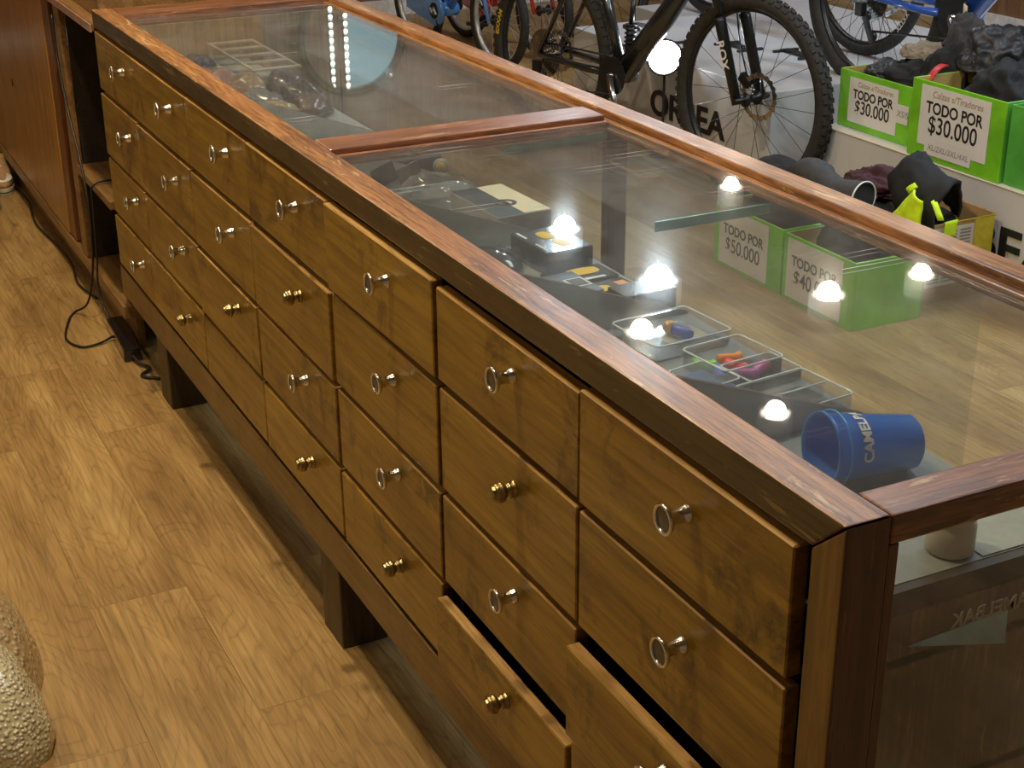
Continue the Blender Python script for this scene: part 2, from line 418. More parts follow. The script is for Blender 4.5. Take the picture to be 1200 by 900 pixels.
# ------------------------------------------------------------------ room
mb = MB(); mb.box(-7.6, 2.8, -2.6, 5.4, -.06, 0); struct('floor', mb, m_floor)
mb = MB(); mb.box(-7.6, 2.8, -2.6, 5.4, CEIL, CEIL + .06); struct('ceiling', mb, m_ceil)
mb = MB(); mb.box(-7.66, -7.6, -2.6, 5.4, 0, CEIL); struct('wall_left', mb, m_wallwood)
mb = MB(); mb.box(2.8, 2.86, -2.6, 5.4, 0, CEIL); struct('wall_right', mb, m_wall)
mb = MB(); mb.box(-7.6, 2.8, 5.4, 5.46, 0, CEIL); struct('wall_back', mb, m_wallwood)
mb = MB(); mb.box(-7.6, 2.8, -2.66, -2.6, 0, CEIL); struct('wall_front', mb, m_wall)
mb = MB(); mb.box(-7.6, -7.585, -2.6, 5.4, 0, .09); struct('baseboard_left', mb, m_whitep)
mb = MB(); mb.box(-7.58, 2.8, 5.385, 5.4, 0, .09); struct('baseboard_back', mb, m_whitep)
# downlights in the ceiling
places = ['over the far end of the bike row', 'over the bike plinth', 'near the far back corner', 'over the middle of the customer aisle', 'behind the bike row, middle',
          'nearest the back wall', 'over the kids bikes side of the aisle', 'over the clerk aisle, middle', 'over the clerk aisle, near end', 'over the clerk aisle, far end']
for i, (x, y, s, pw, c) in enumerate(LAMPS):
    t = thing('downlight', 'round ceiling downlight ' + places[i], 'ceiling light', (x, y, CEIL - .105), group='ceiling downlights')
    mb = MB(); mb.lathe([(s * .62, .105), (s * .78, .105), (s * .78, 0), (s * .60, 0), (s * .60, .02), (s * .62, .105)], 24); mb.build('housing', m_whitep, t)
    mb = MB(); mb.lathe([(0, .022), (s * .59, .022), (s * .59, .03), (0, .03)], 24); mb.build('lens', emit('lamp_lens', c, 4), t)
for nm, x, y, sx, sy in (('over the customer side', -1.5, 1.5, 1.6, .6), ('near the back wall', -1.3, 3.9, 1.8, .6), ('over the clerk aisle', -2.6, -1.9, 2.2, .5)):  # frames around the added fill lights, out of view
    t = thing('fill_panel', 'flat rectangular fill panel added at the ceiling ' + nm, 'ceiling light', (x, y, CEIL - .045), group='added ceiling fill panels')
    mb = MB(); a, b = sx / 2 + .03, sy / 2 + .03
    mb.box(-a, a, -b, -b + .03, 0, .045); mb.box(-a, a, b - .03, b, 0, .045); mb.box(-a, -a + .03, -b + .03, b - .03, 0, .045); mb.box(a - .03, a, -b + .03, b - .03, 0, .045)
    mb.build('frame', m_whitep, t)
    mb = MB(); mb.box(-a + .03, a - .03, -b + .03, b - .03, .01, .03); mb.build('diffuser', m_whitep, t)

# ------------------------------------------------------------------ the counter
H = .92; XF = -2.97; YB = .629
ctr = thing('display_counter', 'long old varnished wood shop counter with glass top and four rows of drawers', 'counter', (0, 0, 0))
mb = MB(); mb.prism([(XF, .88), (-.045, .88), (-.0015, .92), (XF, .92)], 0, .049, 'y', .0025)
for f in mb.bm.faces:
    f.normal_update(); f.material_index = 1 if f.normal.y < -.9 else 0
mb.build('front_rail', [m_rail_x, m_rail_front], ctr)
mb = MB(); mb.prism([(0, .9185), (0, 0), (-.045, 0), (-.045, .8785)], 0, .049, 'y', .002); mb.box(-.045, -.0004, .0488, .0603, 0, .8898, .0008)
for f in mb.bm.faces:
    f.normal_update(); f.material_index = 1 if f.normal.y < -.9 else 0  # front gets a lighter wood than the shaded end: light painted into the colour
mb.build('corner_post', [m_post, m_post_front_lit], ctr)
mb = MB(); mb.prism([(XF + .05, .886), (0, .886), (0, .92), (XF + .05, .92)], .582, YB, 'y', .003)
mb.prism([(XF + .05, .890), (-.05, .890), (-.05, .909), (XF + .05, .909)], .566, .5815, 'y', .003); mb.build('back_rail', m_rail_x, ctr)
mb = MB(); mb.box(-.049, 0, .0495, .5815, .890, .92, .0025); mb.build('end_rail', m_rail_y, ctr)
mb = MB(); mb.box(-1.485, -1.405, .0495, .5655, .893, .92, .004); mb.box(-1.4045, -1.393, .0495, .5655, .893, .911, .003); mb.build('cross_rail', m_rail_y, ctr)
mb = MB(); mb.box(XF, -2.868, .0495, YB, .890, .92, .003); mb.build('end_rail', m_rail_y, ctr)
for nm, x0, x1 in (('near', -1.3928, -.0495), ('far', -2.8675, -1.4855)):
    mb = MB(); mb.box(x0, x1, .0492, .5658, .904, .910); mb.build('glass_pane', m_glass, ctr)
# posts of the customer side, glass front and end glass
for x0, wd in ((-.05, .05), (-1.455, .028), (-2.97, .05)):
    mb = MB(); mb.box(x0, x0 + wd, .588, .627, 0, .8855, .003); mb.build('corner_post', m_post, ctr)
mb = MB(); mb.box(XF + .051, -.051, .585, .622, .15, .21, .003); mb.build('bottom_rail', m_apron, ctr)
mb = MB(); mb.box(-1.426, -.49, .600, .606, .211, .885); mb.build('front_glass_pane', m_glassv, ctr)
mb = MB(); mb.box(-2.919, -1.456, .600, .606, .211, .885); mb.build('front_glass_pane', m_glassv, ctr)
mb = MB(); mb.box(-.024, -.018, .0605, .582, .215, .889); mb.build('end_glass_pane', m_glassv, ctr)
mb = MB(); mb.box(-.045, -.003, .0605, .582, .15, .214, .003); mb.build('end_bottom_rail', m_rail_y, ctr)
# glass shelves inside
for x0, x1, z, y0, y1 in ((-1.42, -.93, .868, .38, .585), (-2.9, -1.43, .868, .38, .585)):
    mb = MB(); mb.box(x0, x1 - .003, y0, y1, z, z + .006)
    mb.build('glass_shelf', m_glassv, ctr)
    mb = MB(); mb.box(x1 - .003, x1, y0, y1, z - .004, z + .012, .001); mb.build('shelf_edge', m_gedge, ctr)
# drawer carcass
XS = [-2.965, -2.594, -2.132, -1.716, -1.294, -.870, -.468, -.062]
ZS = [.875, .722, .556, .404, .262]
mb = MB(); mb.box(XF + .002, -.0465, .318, .330, .2, .795); mb.build('carcass_back', m_inner, ctr)
mb = MB()
for z in ZS[1:-1]: mb.box(XF + .03, -.0465, .026, .317, z - .006, z + .004)
mb.box(XF + .002, -.0465, .026, .317, .246, .2575)
for x in [XF + .012] + XS[1:-1] + [-.055]: mb.box(x - .007, x + .007, .028, .316, .20, .80)
mb.build('carcass_frame', m_inner, ctr)
mb = MB(); mb.box(XF + .001, -.0465, -.002, .019, .178, .2575, .003); mb.build('apron', m_apron, ctr)
mb = MB(); mb.box(-.058, -.0465, .0605, .3175, .20, .775, .001); mb.build('end_panel', m_post, ctr)
for nm, x0 in (('a', -2.66), ('b', -1.46), ('c', -.36)):
    mb = MB(); mb.box(x0, x0 + .10, .006, .095, 0, .1775, .003); mb.build('leg', m_leg, ctr)
    mb = MB(); mb.box(x0, x0 + .10, .22, .31, 0, .199, .003); mb.build('leg', m_leg, ctr)
# drawers with knobs
KX = [(.0166, 0)] 
brassk = {(0, 3): 0, (1, 3): 1, (2, 2): 1, (3, 1): 1, (3, 3): 1, (4, 3): 1, (5, 1): 1, (5, 3): 1}
pull = {(4, 0): .006, (4, 1): .002, (6, 2): .018, (5, 3): .015, (6, 0): .003, (3, 1): .005, (5, 0): .001, (2, 2): .004, (6, 3): .010}
KPOS = [-2.632 - .0166, -2.232 + .003, -1.832 + .010, -1.432 + .005, -1.032 + .0127, -.632 + .0047, -.232]
def ring_knob(dr, x, z):
    k = MB(); A = T(x, -.0225, z) @ RX(PI / 2) @ Matrix.Scale(KS, 4)
    k.lathe([(0, 0), (.009, 0), (.0095, .002), (.0080, .004), (.0070, .012), (.0072, .018), (.0090, .021), (.0138, .0225), (.0150, .0245), (.0148, .027), (.0132, .0275), (.0118, .0262), (.0118, .0252)], 22, A)
    o = k.build('knob', m_chrome, dr); o['label'] = 'chrome ring knob with dark centre'
    c = MB(); c.lathe([(0, .0256), (.0122, .0252), (.0122, .0246), (0, .0246)], 22, A); c.mi = 0
    me = o.data; me.materials.append(m_dark_face)
    bm = bmesh.new(); bm.from_mesh(me); b2 = c.bm
    vs = {}
    for v in b2.verts: vs[v.index if v.index >= 0 else id(v)] = None
    mp = {v: bm.verts.new(v.co) for v in b2.verts}
    for f in b2.faces:
        nf = bm.faces.new([mp[v] for v in f.verts]); nf.material_index = 1
    bm.to_mesh(me); bm.free(); b2.free()
def brass_knob(dr, x, z):
    k = MB(); A = T(x, -.0225, z) @ RX(PI / 2) @ Matrix.Scale(KS, 4)
    k.lathe([(0, 0), (.010, 0), (.0105, .002), (.008, .004), (.0095, .006), (.008, .009), (.006, .011), (.009, .013), (.0115, .015), (.012, .018), (.0105, .020), (.0112, .0215), (.010, .0245), (.008, .026), (.0085, .027), (.005, .0288), (0, .0292)], 22, A)
    o = k.build('knob', m_brass, dr); o['label'] = 'turned brass knob'
DY = .0190; KS = 1.14
rr = random.Random(3)
for i in range(7):
    for j in range(4):
        x0, x1 = XS[i] + .0035, XS[i + 1] - .0035; z1, z0 = ZS[j] - .0055, ZS[j + 1] + .0055
        if (i, j) == (5, 0): z1 -= .007
        if (i, j) == (6, 2): z1 -= .012
        if (i, j) == (5, 3): z1 -= .014
        cx, cz = (x0 + x1) / 2, (z0 + z1) / 2; pu = pull.get((i, j), rr.uniform(0, .003))
        d = MB()
        tilt = RY(rr.uniform(-.004, .004)) @ RX(rr.uniform(-.006, .006)) @ RZ(rr.uniform(-.004, .004))
        Md = T(cx, -pu, cz) @ tilt
        hw, hh = (x1 - x0) / 2, (z1 - z0) / 2
        d.box(-hw, hw, -.004 - .0185, -.004, -hh, hh, .0018, seg=1)
        # box body behind the front
        by0, by1 = -.0035, .27; bt = min(hh - .03, .786 - cz)
        d.mi = 2
        d.box(-hw + .02, -hw + .03, by0, by1, -hh + .012, bt); d.box(hw - .03, hw - .02, by0, by1, -hh + .012, bt)
        d.box(-hw + .03, hw - .03, by1 - .01, by1, -hh + .012, bt); d.box(-hw + .03, hw - .03, by0, by1 - .01, -hh + .012, -hh + .018)
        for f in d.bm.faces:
            if f.material_index == 0 and f.calc_center_median().z > hh - .0009: f.material_index = 1  # top edges in a lighter wood: their highlight is painted in
        bmesh.ops.transform(d.bm, matrix=T(0, DY, 0) @ Md @ T(0, 0.004, 0), verts=d.bm.verts)
        dr = d.build('drawer', [m_drawer, m_edge_lit, m_inner], ctr)
        # local copy shift so each has its own grain: object info random
        if (i, j) in ((2, 3), (6, 3)) and (i, j) != (6, 3): continue
        kx = KPOS[i]; kz = .825 - .155 * j - .0
        if j == 3: kz -= .003
        if (i, j) == (6, 2): kx += .0; kz -= .002
        if j == 3 and i == 0: ring_knob(dr, kx, kz + 0)
        elif (i, j) in brassk: brass_knob(dr, kx, kz)
        else: ring_knob(dr, kx, kz)
        kn = dr.children[0]; kn.location = (0, -pu + DY, 0)
mb = MB(); mb.box(XF + .06, -.0465, .034, .0488, .802, .8795); mb.build('rail_backing', m_inner, ctr)
# display decks inside
def zd(y): return .904 - .41 * (y - .05)
mb = MB(); mb.box(-2.854, -.06, .0505, .334, .7955, .801); mb.build('display_shelf', m_deck, ctr)
for x in (-.385, -.768, -1.150, -1.535, -1.92):
    mb = MB(); mb.prism([(.0505, .8012), (.0505, .899), (.078, .899), (.334, .803), (.334, .8012)], x - .0045, x + .0045, 'x')
    mb.bm.normal_update()
    for f in mb.bm.faces: f.material_index = 0 if abs(f.normal.x) > .5 else 1
    mb.build('shelf_divider', [m_divider, m_deck_edge], ctr)
mb = MB(); mb.box(-2.866, -2.855, .0505, .598, .30, .8895); mb.build('end_panel', m_pan, ctr)
m_mirror_txt = plain('frosted_letter', (.50, .44, .38), .7)
# mirrored lettering on the end glass
lettering('CAMELBAK', .022, m_mirror_txt, ctr, T(-.0170, .205, .7735) @ FACE_NEAR @ Matrix.Diagonal((-1, 1, 1, 1)), .0002, 'lettering', bold=.0004)

# ------------------------------------------------------------------ deck items
A0 = math.atan(.41)
def deckM(x, y, yaw=0, lift=.0008): return T(x, y, .801 + lift) @ RZ(yaw)
def open_tray(mb, x0, x1, y0, y1, z0, z1, th=.0012, flare=.004):
    """thin open box (walls + base)"""
    mb.box(x0, x1, y0, y1, z0, z0 + th)
    mb.box(x0 - flare, x0 + th, y0, y1, z0 + th, z1); mb.box(x1 - th, x1 + flare, y0, y1, z0 + th, z1)
    mb.box(x0 + th, x1 - th, y0 - flare, y0 + th, z0 + th, z1); mb.box(x0 + th, x1 - th, y1 - th, y1 + flare, z0 + th, z1)
def rim_tube(mb, x0, x1, y0, y1, z, r=.0013, c=.008):
    pts = []
    for cx, cy, a0 in ((x1 - c, y1 - c, 0), (x0 + c, y1 - c, PI / 2), (x0 + c, y0 + c, PI), (x1 - c, y0 + c, 1.5 * PI)):
        for k in range(5):
            a = a0 + k * PI / 8; pts.append((cx + c * math.cos(a), cy + c * math.sin(a), z))
    mb.tube(pts, r, 6, closed=True)
m_rimclear = plain('clear_rim', (.72, .80, .86), .15, 0, .1, 30, coat=.6)
# blue cup
def cup():
    t = NT('blue_translucent'); t.set(Base_Color=(.012, .22, .85), Roughness=.3, Transmission_Weight=.3, IOR=1.3, Coat_Weight=.3)
    mcup = t.m
    base = Vector(CUPB); axisdir = Vector(CUPA).normalized()
    R1, R0, Lc = .0385, .030, .108
    Mc = Matrix(((0, 0, 0, 0),) * 4)
    x = axisdir; tilt = math.asin((R1 - R0) / Lc)
    zax = (axisdir + Vector((0, 0, 1)) * 0).normalized()
    zc = Vector((zax.x * math.cos(tilt), zax.y * math.cos(tilt), math.sin(tilt)))
    yc = Vector((0, 0, 1)).cross(zc).normalized(); xc = yc.cross(zc).normalized()
    Mr = Matrix((xc, yc, zc)).transposed().to_4x4()
    c0 = base + Vector((0, 0, R0 / math.cos(tilt)))
    Mt = T(*c0) @ Mr
    th = thing('blue_cup', 'translucent blue plastic cup lying on its side inside the counter, open end towards the drawers', 'cup', M=Mt)
    mb = MB(); mb.lathe([(0, 0), (R0 - .003, 0), (R0, .003), (R1, Lc), (R1 + .0022, Lc + .0005), (R1 + .0024, Lc + .004), (R1 - .0012, Lc + .004), (R1 - .0016, Lc), (R0 - .002, .0045), (0, .0045)], 48)
    b = mb.build('cup_body', mcup, th)
    mb = MB(); mb.torus(R1 + .0026, .0012, 48, 8, T(0, 0, Lc - .010)); mb.build('rim_ridge', plain('blue_light', (.03, .35, .85), .25), th)
    # lettering wrapped on the wall
    L = lettering('CAMELBAK', .0165, m_whitep, th, Matrix.Identity(4), .0002, bold=.0006)
    LA = math.radians(LET_ANG)
    for v in L.data.vertices:
        h = .074 + v.co.y; rad = R0 + (R1 - R0) * h / Lc + .0004 + v.co.z
        a = LA + v.co.x / .037
        v.co = Vector((rad * math.cos(a), rad * math.sin(a), h))
LET_ANG = 150; CUPB = (-.252, .292, .8005); CUPA = (-.134, -.99, 0)
cup()
mb = MB(); mb.box(-.20, -.062, .225, .33, .8013, .8025); tag(mb.build('paper_sheet', plain('grey_card', (.36, .37, .33), .7)), 'pale grey paper sheet lying under the near corner of the glass top', 'paper')

# clear hinged two-compartment box
t = thing('clear_storage_box', 'empty clear plastic box with a middle wall, beside the dark shelf divider', 'plastic box', M=deckM(-.437, .272, .10))
mb = MB(); open_tray(mb, -.042, .042, -.050, .050, 0, .022); mb.box(-.001, .001, -.048, .048, .0015, .020); mb.build('tray', m_clear, t)
mb = MB(); rim_tube(mb, -.046, .046, -.054, .054, .022); mb.tube([(0, -.05, .021), (0, .05, .021)], .0012, 6); mb.build('rim', m_rimclear, t)
t = thing('clear_storage_box', 'empty clear plastic lid lying open left of the two-compartment clear box', 'plastic box', M=deckM(-.525, .290, .10))
mb = MB(); open_tray(mb, -.028, .028, -.040, .035, 0, .016); mb.build('tray', m_clear, t)
mb = MB(); rim_tube(mb, -.032, .032, -.044, .039, .016); mb.build('rim', m_rimclear, t)
# small box with blue lower part
t = thing('blue_base_box', 'small clear lidded box with a bright blue base against the front rail', 'plastic box', M=deckM(-.520, .200, .18))
mb = MB(); mb.box(-.040, .040, -.034, .034, 0, .010, .002); mb.build('base', plain('bright_blue', (.02, .20, .62), .35), t)
mb = MB(); mb.prism([(-.038, .0104), (.038, .0104), (.030, .024), (-.030, .024)], -.032, .032, 'y'); mb.build('lid', m_clear, t)
mb = MB(); rim_tube(mb, -.034, .034, -.030, .030, .0245); mb.build('rim', m_rimclear, t)
# coloured plugs box
t = thing('clear_parts_box', 'clear plastic box that holds the small bright rubber pieces', 'plastic box', M=deckM(-.560, .262, .1))
mb = MB(); open_tray(mb, -.040, .040, -.036, .050, 0, .026); mb.build('tray', m_clear, t)
mb = MB(); rim_tube(mb, -.044, .044, -.040, .054, .026); mb.build('rim', m_rimclear, t)
cols = [('green', (.25, .75, .05), -.022, -.020, .5), ('orange', (.9, .28, .04), -.020, .020, 1.2), ('red', (.85, .05, .07), .004, .010, .2), ('pink', (.75, .06, .35), .026, .030, 1.9), ('blue', (.02, .15, .75), .012, -.024, 2.6), ('purple', (.45, .05, .42), .028, .005, .9)]
for nm, c, lx, ly, yaw in cols:
    Mi = deckM(-.560, .262, .1) @ T(lx, ly, .008) @ RZ(yaw)
    t = thing('rubber_plug', 'small %s rubber valve plug lying in the clear parts box' % nm, 'plug', M=Mi, group='bright plugs in the clear box')
    mb = MB(); mb.lathe([(0, -.016), (.006, -.016), (.0068, -.012), (.0065, .008), (.0085, .010), (.0085, .014), (.004, .017), (0, .017)], 14, RY(PI / 2)); mb.build('plug_body', plain('plug_' + nm, c, .35, coat=.4), t)
# box with card
t = thing('clear_card_box', 'clear plastic box over a beige and blue printed card', 'plastic box', M=deckM(-.682, .250, .08))
mb = MB(); mb.box(-.048, .048, -.052, .062, 0, .0012); mb.build('backing_card', m_cream, t)
mb = MB(); mb.box(-.048, .048, -.052, -.004, .0013, .0018); mb.build('blue_print', plain('print_blue', (.05, .16, .36), .5), t).location = (.0, 0, 0)
mb = MB(); open_tray(mb, -.048, .048, -.052, .062, .002, .022); mb.build('tray', m_clear, t)
mb = MB(); rim_tube(mb, -.052, .052, -.056, .066, .022); mb.build('rim', m_rimclear, t)
t = thing('small_bottle', 'tiny bottle with gold cap and blue body on the beige card', 'bottle', M=deckM(-.690, .268, .05) @ T(0, 0, .012) @ RZ(.2))
mb = MB(); mb.lathe([(0, -.004), (.007, -.004), (.008, 0), (.008, .02), (.006, .026), (0, .026)], 16, RY(PI / 2)); mb.build('bottle_body', plain('deep_blue', (.05, .08, .55), .2, coat=.5), t)
mb = MB(); mb.lathe([(0, -.018), (.008, -.018), (.009, -.015), (.009, -.0045), (0, -.0045)], 16, RY(PI / 2)); mb.build('cap', plain('gold_cap', (.55, .30, .08), .3, .3), t)

# black packages with yellow ovals
def oval(mb, cx, cy, z, a, b):
    pts = [(cx + a * math.copysign(abs(math.cos(k * PI / 12)) ** .6, math.cos(k * PI / 12)), cy + b * math.copysign(abs(math.sin(k * PI / 12)) ** .8, math.sin(k * PI / 12))) for k in range(24)]
    mb.prism(pts, z, z + .0006, 'z')
def pack(label, M, sx, sy, h, ovals, extra=None, name='tool_package'):
    t = thing(name, label, 'package', M=M, group=None)
    mb = MB(); mb.box(-sx, sx, -sy, sy, 0, h, .001, seg=1); mb.build('carton', m_blackgloss, t)
    mb = MB()
    for (cx, cy, a, b) in ovals: oval(mb, cx, cy, h + .0001, a, b)
    mb.build('yellow_print', m_yellow, t)
    if extra:
        mb = MB()
        for (x0, x1, y0, y1) in extra: mb.box(x0, x1, y0, y1, h + .0001, h + .0006)
        mb.build('pale_print', m_whitep, t)
    return t
pack('tall black package with two yellow labels on top, next to the white box', deckM(-1.045, .268, .04), .056, .040, .036, [(-.02, .0, .018, .011), (.022, .005, .018, .011)], [(-.05, -.02, -.034, -.030), (.01, .04, -.034, -.031)])
pack('flat black package with one long yellow oval', deckM(-.945, .262, .04), .030, .050, .012, [(-.008, .010, .014, .026)], [(.02, .027, -.03, .03)])
pack('flat black package with short yellow oval and orange patch', deckM(-.880, .268, .10), .028, .048, .010, [(0, -.01, .012, .020)])
mb = MB(); mb.box(-.013, .013, .022, .040, .0107, .0113); o = mb.build('orange_print', m_orange, None); o.matrix_basis = Matrix.Identity(4); o.parent = [q for q in D.objects if q.get('label', '').startswith('flat black package with short')][0]
t = thing('phone_mount', 'small slate card with a screen-shaped print lying on the flat black packages', 'package', M=deckM(-.905, .226, .05, .0135))
mb = MB(); mb.box(-.045, .045, -.022, .028, 0, .004, .001); mb.build('card', plain('slate_card', (.05, .075, .11), .3), t)
mb = MB(); mb.box(-.014, .020, -.006, .024, .0042, .0048); mb.build('white_outline', m_whitep, t); mb = MB(); mb.box(-.011, .017, -.003, .021, .0049, .0053); mb.build('dark_window', m_black, t)
pack('low plain black box at the back edge of the deck', deckM(-.812, .288, .04), .024, .042, .030, [])
# dark dome helmet-like light
t = thing('bike_lamp', 'dark glossy domed bike lamp lying against the front rail', 'lamp', M=deckM(-1.075, .180, .2))
mb = MB(); mb.lathe([(0, 0), (.052, 0), (.054, .004), (.050, .012), (.038, .020), (.02, .025), (0, .026)], 28, Matrix.Diagonal((1.15, .75, .9, 1))); mb.build('dome', m_blackgloss, t)
mb = MB()
for k in range(7): mb.box(-.030 + k * .009, -.026 + k * .009, .030, .042, .004, .016)
mb.build('clip', m_silver, t)
# white/black box
t = thing('product_box', 'box half cream half dark blue-grey with a round emblem, inside the counter', 'box', M=deckM(-1.255, .284, .04))
mb = MB(); mb.box(-.085, .085, -.048, .048, 0, .040, .001, seg=1); mb.build('carton', plain('grey_board', (.34, .33, .33), .5), t)
mb = MB(); mb.box(-.083, .083, .000, .047, .0402, .0408); mb.build('cream_print', m_cream, t)
mb = MB(); mb.box(-.083, .083, -.047, -.0005, .0402, .0408); mb.build('dark_print', plain('slate_print', (.055, .075, .10), .4), t)
mb = MB(); mb.lathe([(.011, .041), (.018, .041), (.018, .0416), (.011, .0416)], 24, T(.02, .0, 0)); mb.box(-.0, .035, -.003, .003, .0411, .0417, M=T(0.003, 0, 0)); mb.build('emblem', m_ink, t)
lettering('URBAN', .011, m_whitep, t, T(.02, -.045, .0415) @ RZ(PI / 2), .0002) if False else None
# red/black box
t = thing('product_box', 'black carton with red oval emblem and white stripe near the cross rail', 'box', M=deckM(-1.645, .250, .0))
mb = MB(); mb.box(-.085, .085, -.060, .066, 0, .040, .001, seg=1); mb.build('carton', plain('navy_black', (.03, .038, .055), .35, coat=.2), t)
mb = MB(); oval(mb, .000, -.015, .0403, .030, .015); mb.build('red_emblem', m_red, t)
mb = MB(); mb.box(-.04, .05, .045, .052, .0403, .0408); mb.box(-.01, .03, .036, .040, .0403, .0408); mb.build('white_print', m_whitep, t)
t = thing('round_badge', 'small round pale badge standing at the end of the black carton', 'badge', M=deckM(-1.545, .308, .0) @ T(0, 0, .024) @ RZ(.9) @ RX(PI / 2))
mb = MB(); mb.lathe([(0, 0), (.015, 0), (.015, .002), (0, .002)], 24); mb.build('disc', plain('badge_grey', (.35, .36, .36), .3), t)
mb = MB(); mb.lathe([(0, .0021), (.009, .0021), (.009, .0027), (0, .0027)], 20); mb.build('badge_center', plain('badge_yellow', (.6, .45, .1), .4), t)
for nm, y, c in (('black', .192, (.02, .022, .025)), ('brown-grey', .240, (.10, .08, .07))):
    t = tag(MB().box(0, .003, -.022, .022, -.018, .018, .0006).build('sample_tile', plain('tile_' + nm, c, .5)), '%s square sample tile leaning on the shelf divider near the cross rail' % nm, 'tile'); t.matrix_basis = T(-1.5312, y, .8285 if nm == 'black' else .824) @ RX(.35)
# plastic bag
o = blob('plastic_bag', m_bagclear, (.085, .060, .040), 3, None, .3, 2.2, 4); o.matrix_basis = deckM(-1.425, .262, .3, .003); tag(o, 'crumpled clear plastic bag lying behind the cream and dark box', 'bag')
# far pane goods
t = thing('sample_rack', 'pale plastic ladder-shaped tray with oval windows in the far half of the counter', 'tray', M=T(-2.63, .300, .838))
m_brpl = plain('brown_plastic', (.38, .33, .30), .35, 0, .1)
mb = MB(); mb.box(-.19, .19, -.058, -.050, 0, .004); mb.box(-.19, .19, .050, .058, 0, .004)
for k in range(5): mb.box(-.19 + k * .090, -.163 + k * .090 - (.007 if k == 4 else 0), -.050, .050, 0, .004)
for sx in (-.17, .17):
    for sy in (-.054, .02): mb.box(sx - .004, sx + .004, sy - .004, sy + .004, -.0365, -.0001)
mb.build('rack', m_brpl, t)
rr = random.Random(11)
names = [('pink foil pouch', (.32, .06, .07)), ('clear red-lined pouch', (.25, .12, .12)), ('dark blue pouch', (.02, .03, .08)), ('brown paper pouch', (.20, .13, .07)), ('black pouch', (.02, .02, .022)), ('copper brown pouch', (.22, .11, .05)), ('grey foil pouch', (.16, .16, .17)), ('dark brown pouch', (.06, .035, .02)), ('tan pouch', (.30, .21, .10)), ('charcoal pouch', (.035, .035, .045))]
spots = [(-2.56, .15), (-2.47, .17), (-2.66, .17), (-2.39, .21), (-2.24, .28), (-2.37, .14), (-2.23, .19), (-2.14, .27), (-2.10, .18), (-2.38, .29)]
for (nm, c), (x, y) in zip(names, spots):
    o = blob('pouch', plain('pouch_' + nm.replace(' ', '_'), c, .25, 0, .3, 12, coat=.6), (.062, .046, .042 if y > .16 else .03), rr.random() * 9, None, .35, 2.2, 3)
    o.matrix_basis = deckM(x, y, rr.uniform(-.6, .6), .005); tag(o, 'small %s in the heap under the far glass pane' % nm, 'pouch', 'heap of pouches in the far half of the counter')
o = tag(MB().box(-.028, .028, -.022, .022, 0, .001).build('price_tag', m_paper), 'small blank white tag lying beside the heap of pouches', 'tag'); o.matrix_basis = deckM(-2.02, .245, .2)
# bottle behind end glass and packet
t = thing('squeeze_bottle', 'short pale translucent bottle standing inside the counter behind the end glass', 'bottle', (-.088, .205, .8022))
m_pale = plain('pale_plastic', (.55, .48, .40), .35, 0, .05, 20)
mb = MB(); mb.lathe([(0, 0), (.022, 0), (.024, .003), (.024, .030), (.0215, .033), (.0215, .036), (.024, .039), (.023, .058), (.014, .066), (0, .066)], 28); mb.build('bottle_body', m_pale, t)
mb = MB(); mb.lathe([(0, .0662), (.013, .0662), (.013, .072), (.006, .075), (0, .075)], 20); mb.build('cap', m_whitep, t)

mb = MB(); mb.prism([(.125, .738), (.250, .744), (.252, .704)], -.046, -.0448, 'x'); tag(mb.build('reflection_patch', plain('pale_blue_reflection', (.30, .48, .55), .6)), 'pale blue triangular patch standing in for a reflection in the end glass below the shelf', 'paper')  # opaque triangle painted in for a reflection in the end glass
# ------------------------------------------------------------------ cabinet beyond the counter (left)
cab = thing('side_cabinet', 'wooden cabinet with a sliding door and open niche at the far end of the drawers', 'cabinet', (-3.0, 0, 0))
def L(x): return x + 3.0
mb = MB(); mb.box(L(-5.9), L(-2.98), 0, .52, .865, .885, .002); mb.build('top_board', m_cab, cab)
mb = MB(); mb.box(L(-5.9), L(-2.985), -.006, -.0005, .862, .883, .001); mb.build('top_edge_highlight', plain('pink_highlight_wood', (.42, .24, .17), .35, 0, .2, 20, coat=.5), cab)  # pinkish highlight along the top edge, painted as a thin strip
mb = MB(); mb.box(L(-5.9), L(-2.98), -.004, .50, .10, .135, .002); mb.box(L(-5.9), L(-3.0), .03, .05, 0, .0995); mb.build('bottom_board', m_cab, cab)
mb = MB(); mb.box(L(-3.51), L(-3.44), 0, .018, .136, .864, .002); mb.build('post', m_cab, cab)
mb = MB(); mb.box(L(-5.9), L(-3.0), .49, .50, .136, .864); mb.box(L(-3.45), L(-3.435), .02, .489, .136, .864); mb.box(L(-3.01), L(-2.985), .02, .489, .136, .864); mb.build('inner_panels', m_inner, cab)
mb = MB(); mb.box(L(-3.434), L(-3.012), -.002, .4, .395, .418, .002); mb.build('niche_shelf', m_cab, cab)
mb = MB(); mb.box(L(-4.9), L(-3.70), .0, .018, .138, .862, .002); d = mb.build('sliding_door', m_door, cab)
mb = MB(); mb.box(L(-3.698), L(-3.61), .003, .020, .138, .862, .002); mb.build('door_stile', m_door_d, cab)
mb = MB(); mb.lathe([(0, -.0006), (.014, -.0006), (.014, 0), (0, 0)], 20, T(L(-4.46), 0, .46) @ RX(PI / 2) @ T(0, 0, .0006)); mb.build('finger_hole', m_ink, d)
mb = MB(); mb.box(L(-5.9), L(-4.902), .0, .018, .138, .862, .002); mb.build('sliding_door', m_door, cab)
t = thing('upper_box', 'low pale wooden box sitting on top of the side cabinet', 'box', (-3.35, .2, .8855))
mb = MB(); mb.box(-.6, .32, -.17, .25, 0, .19, .002); mb.build('box_body', m_cab, t)
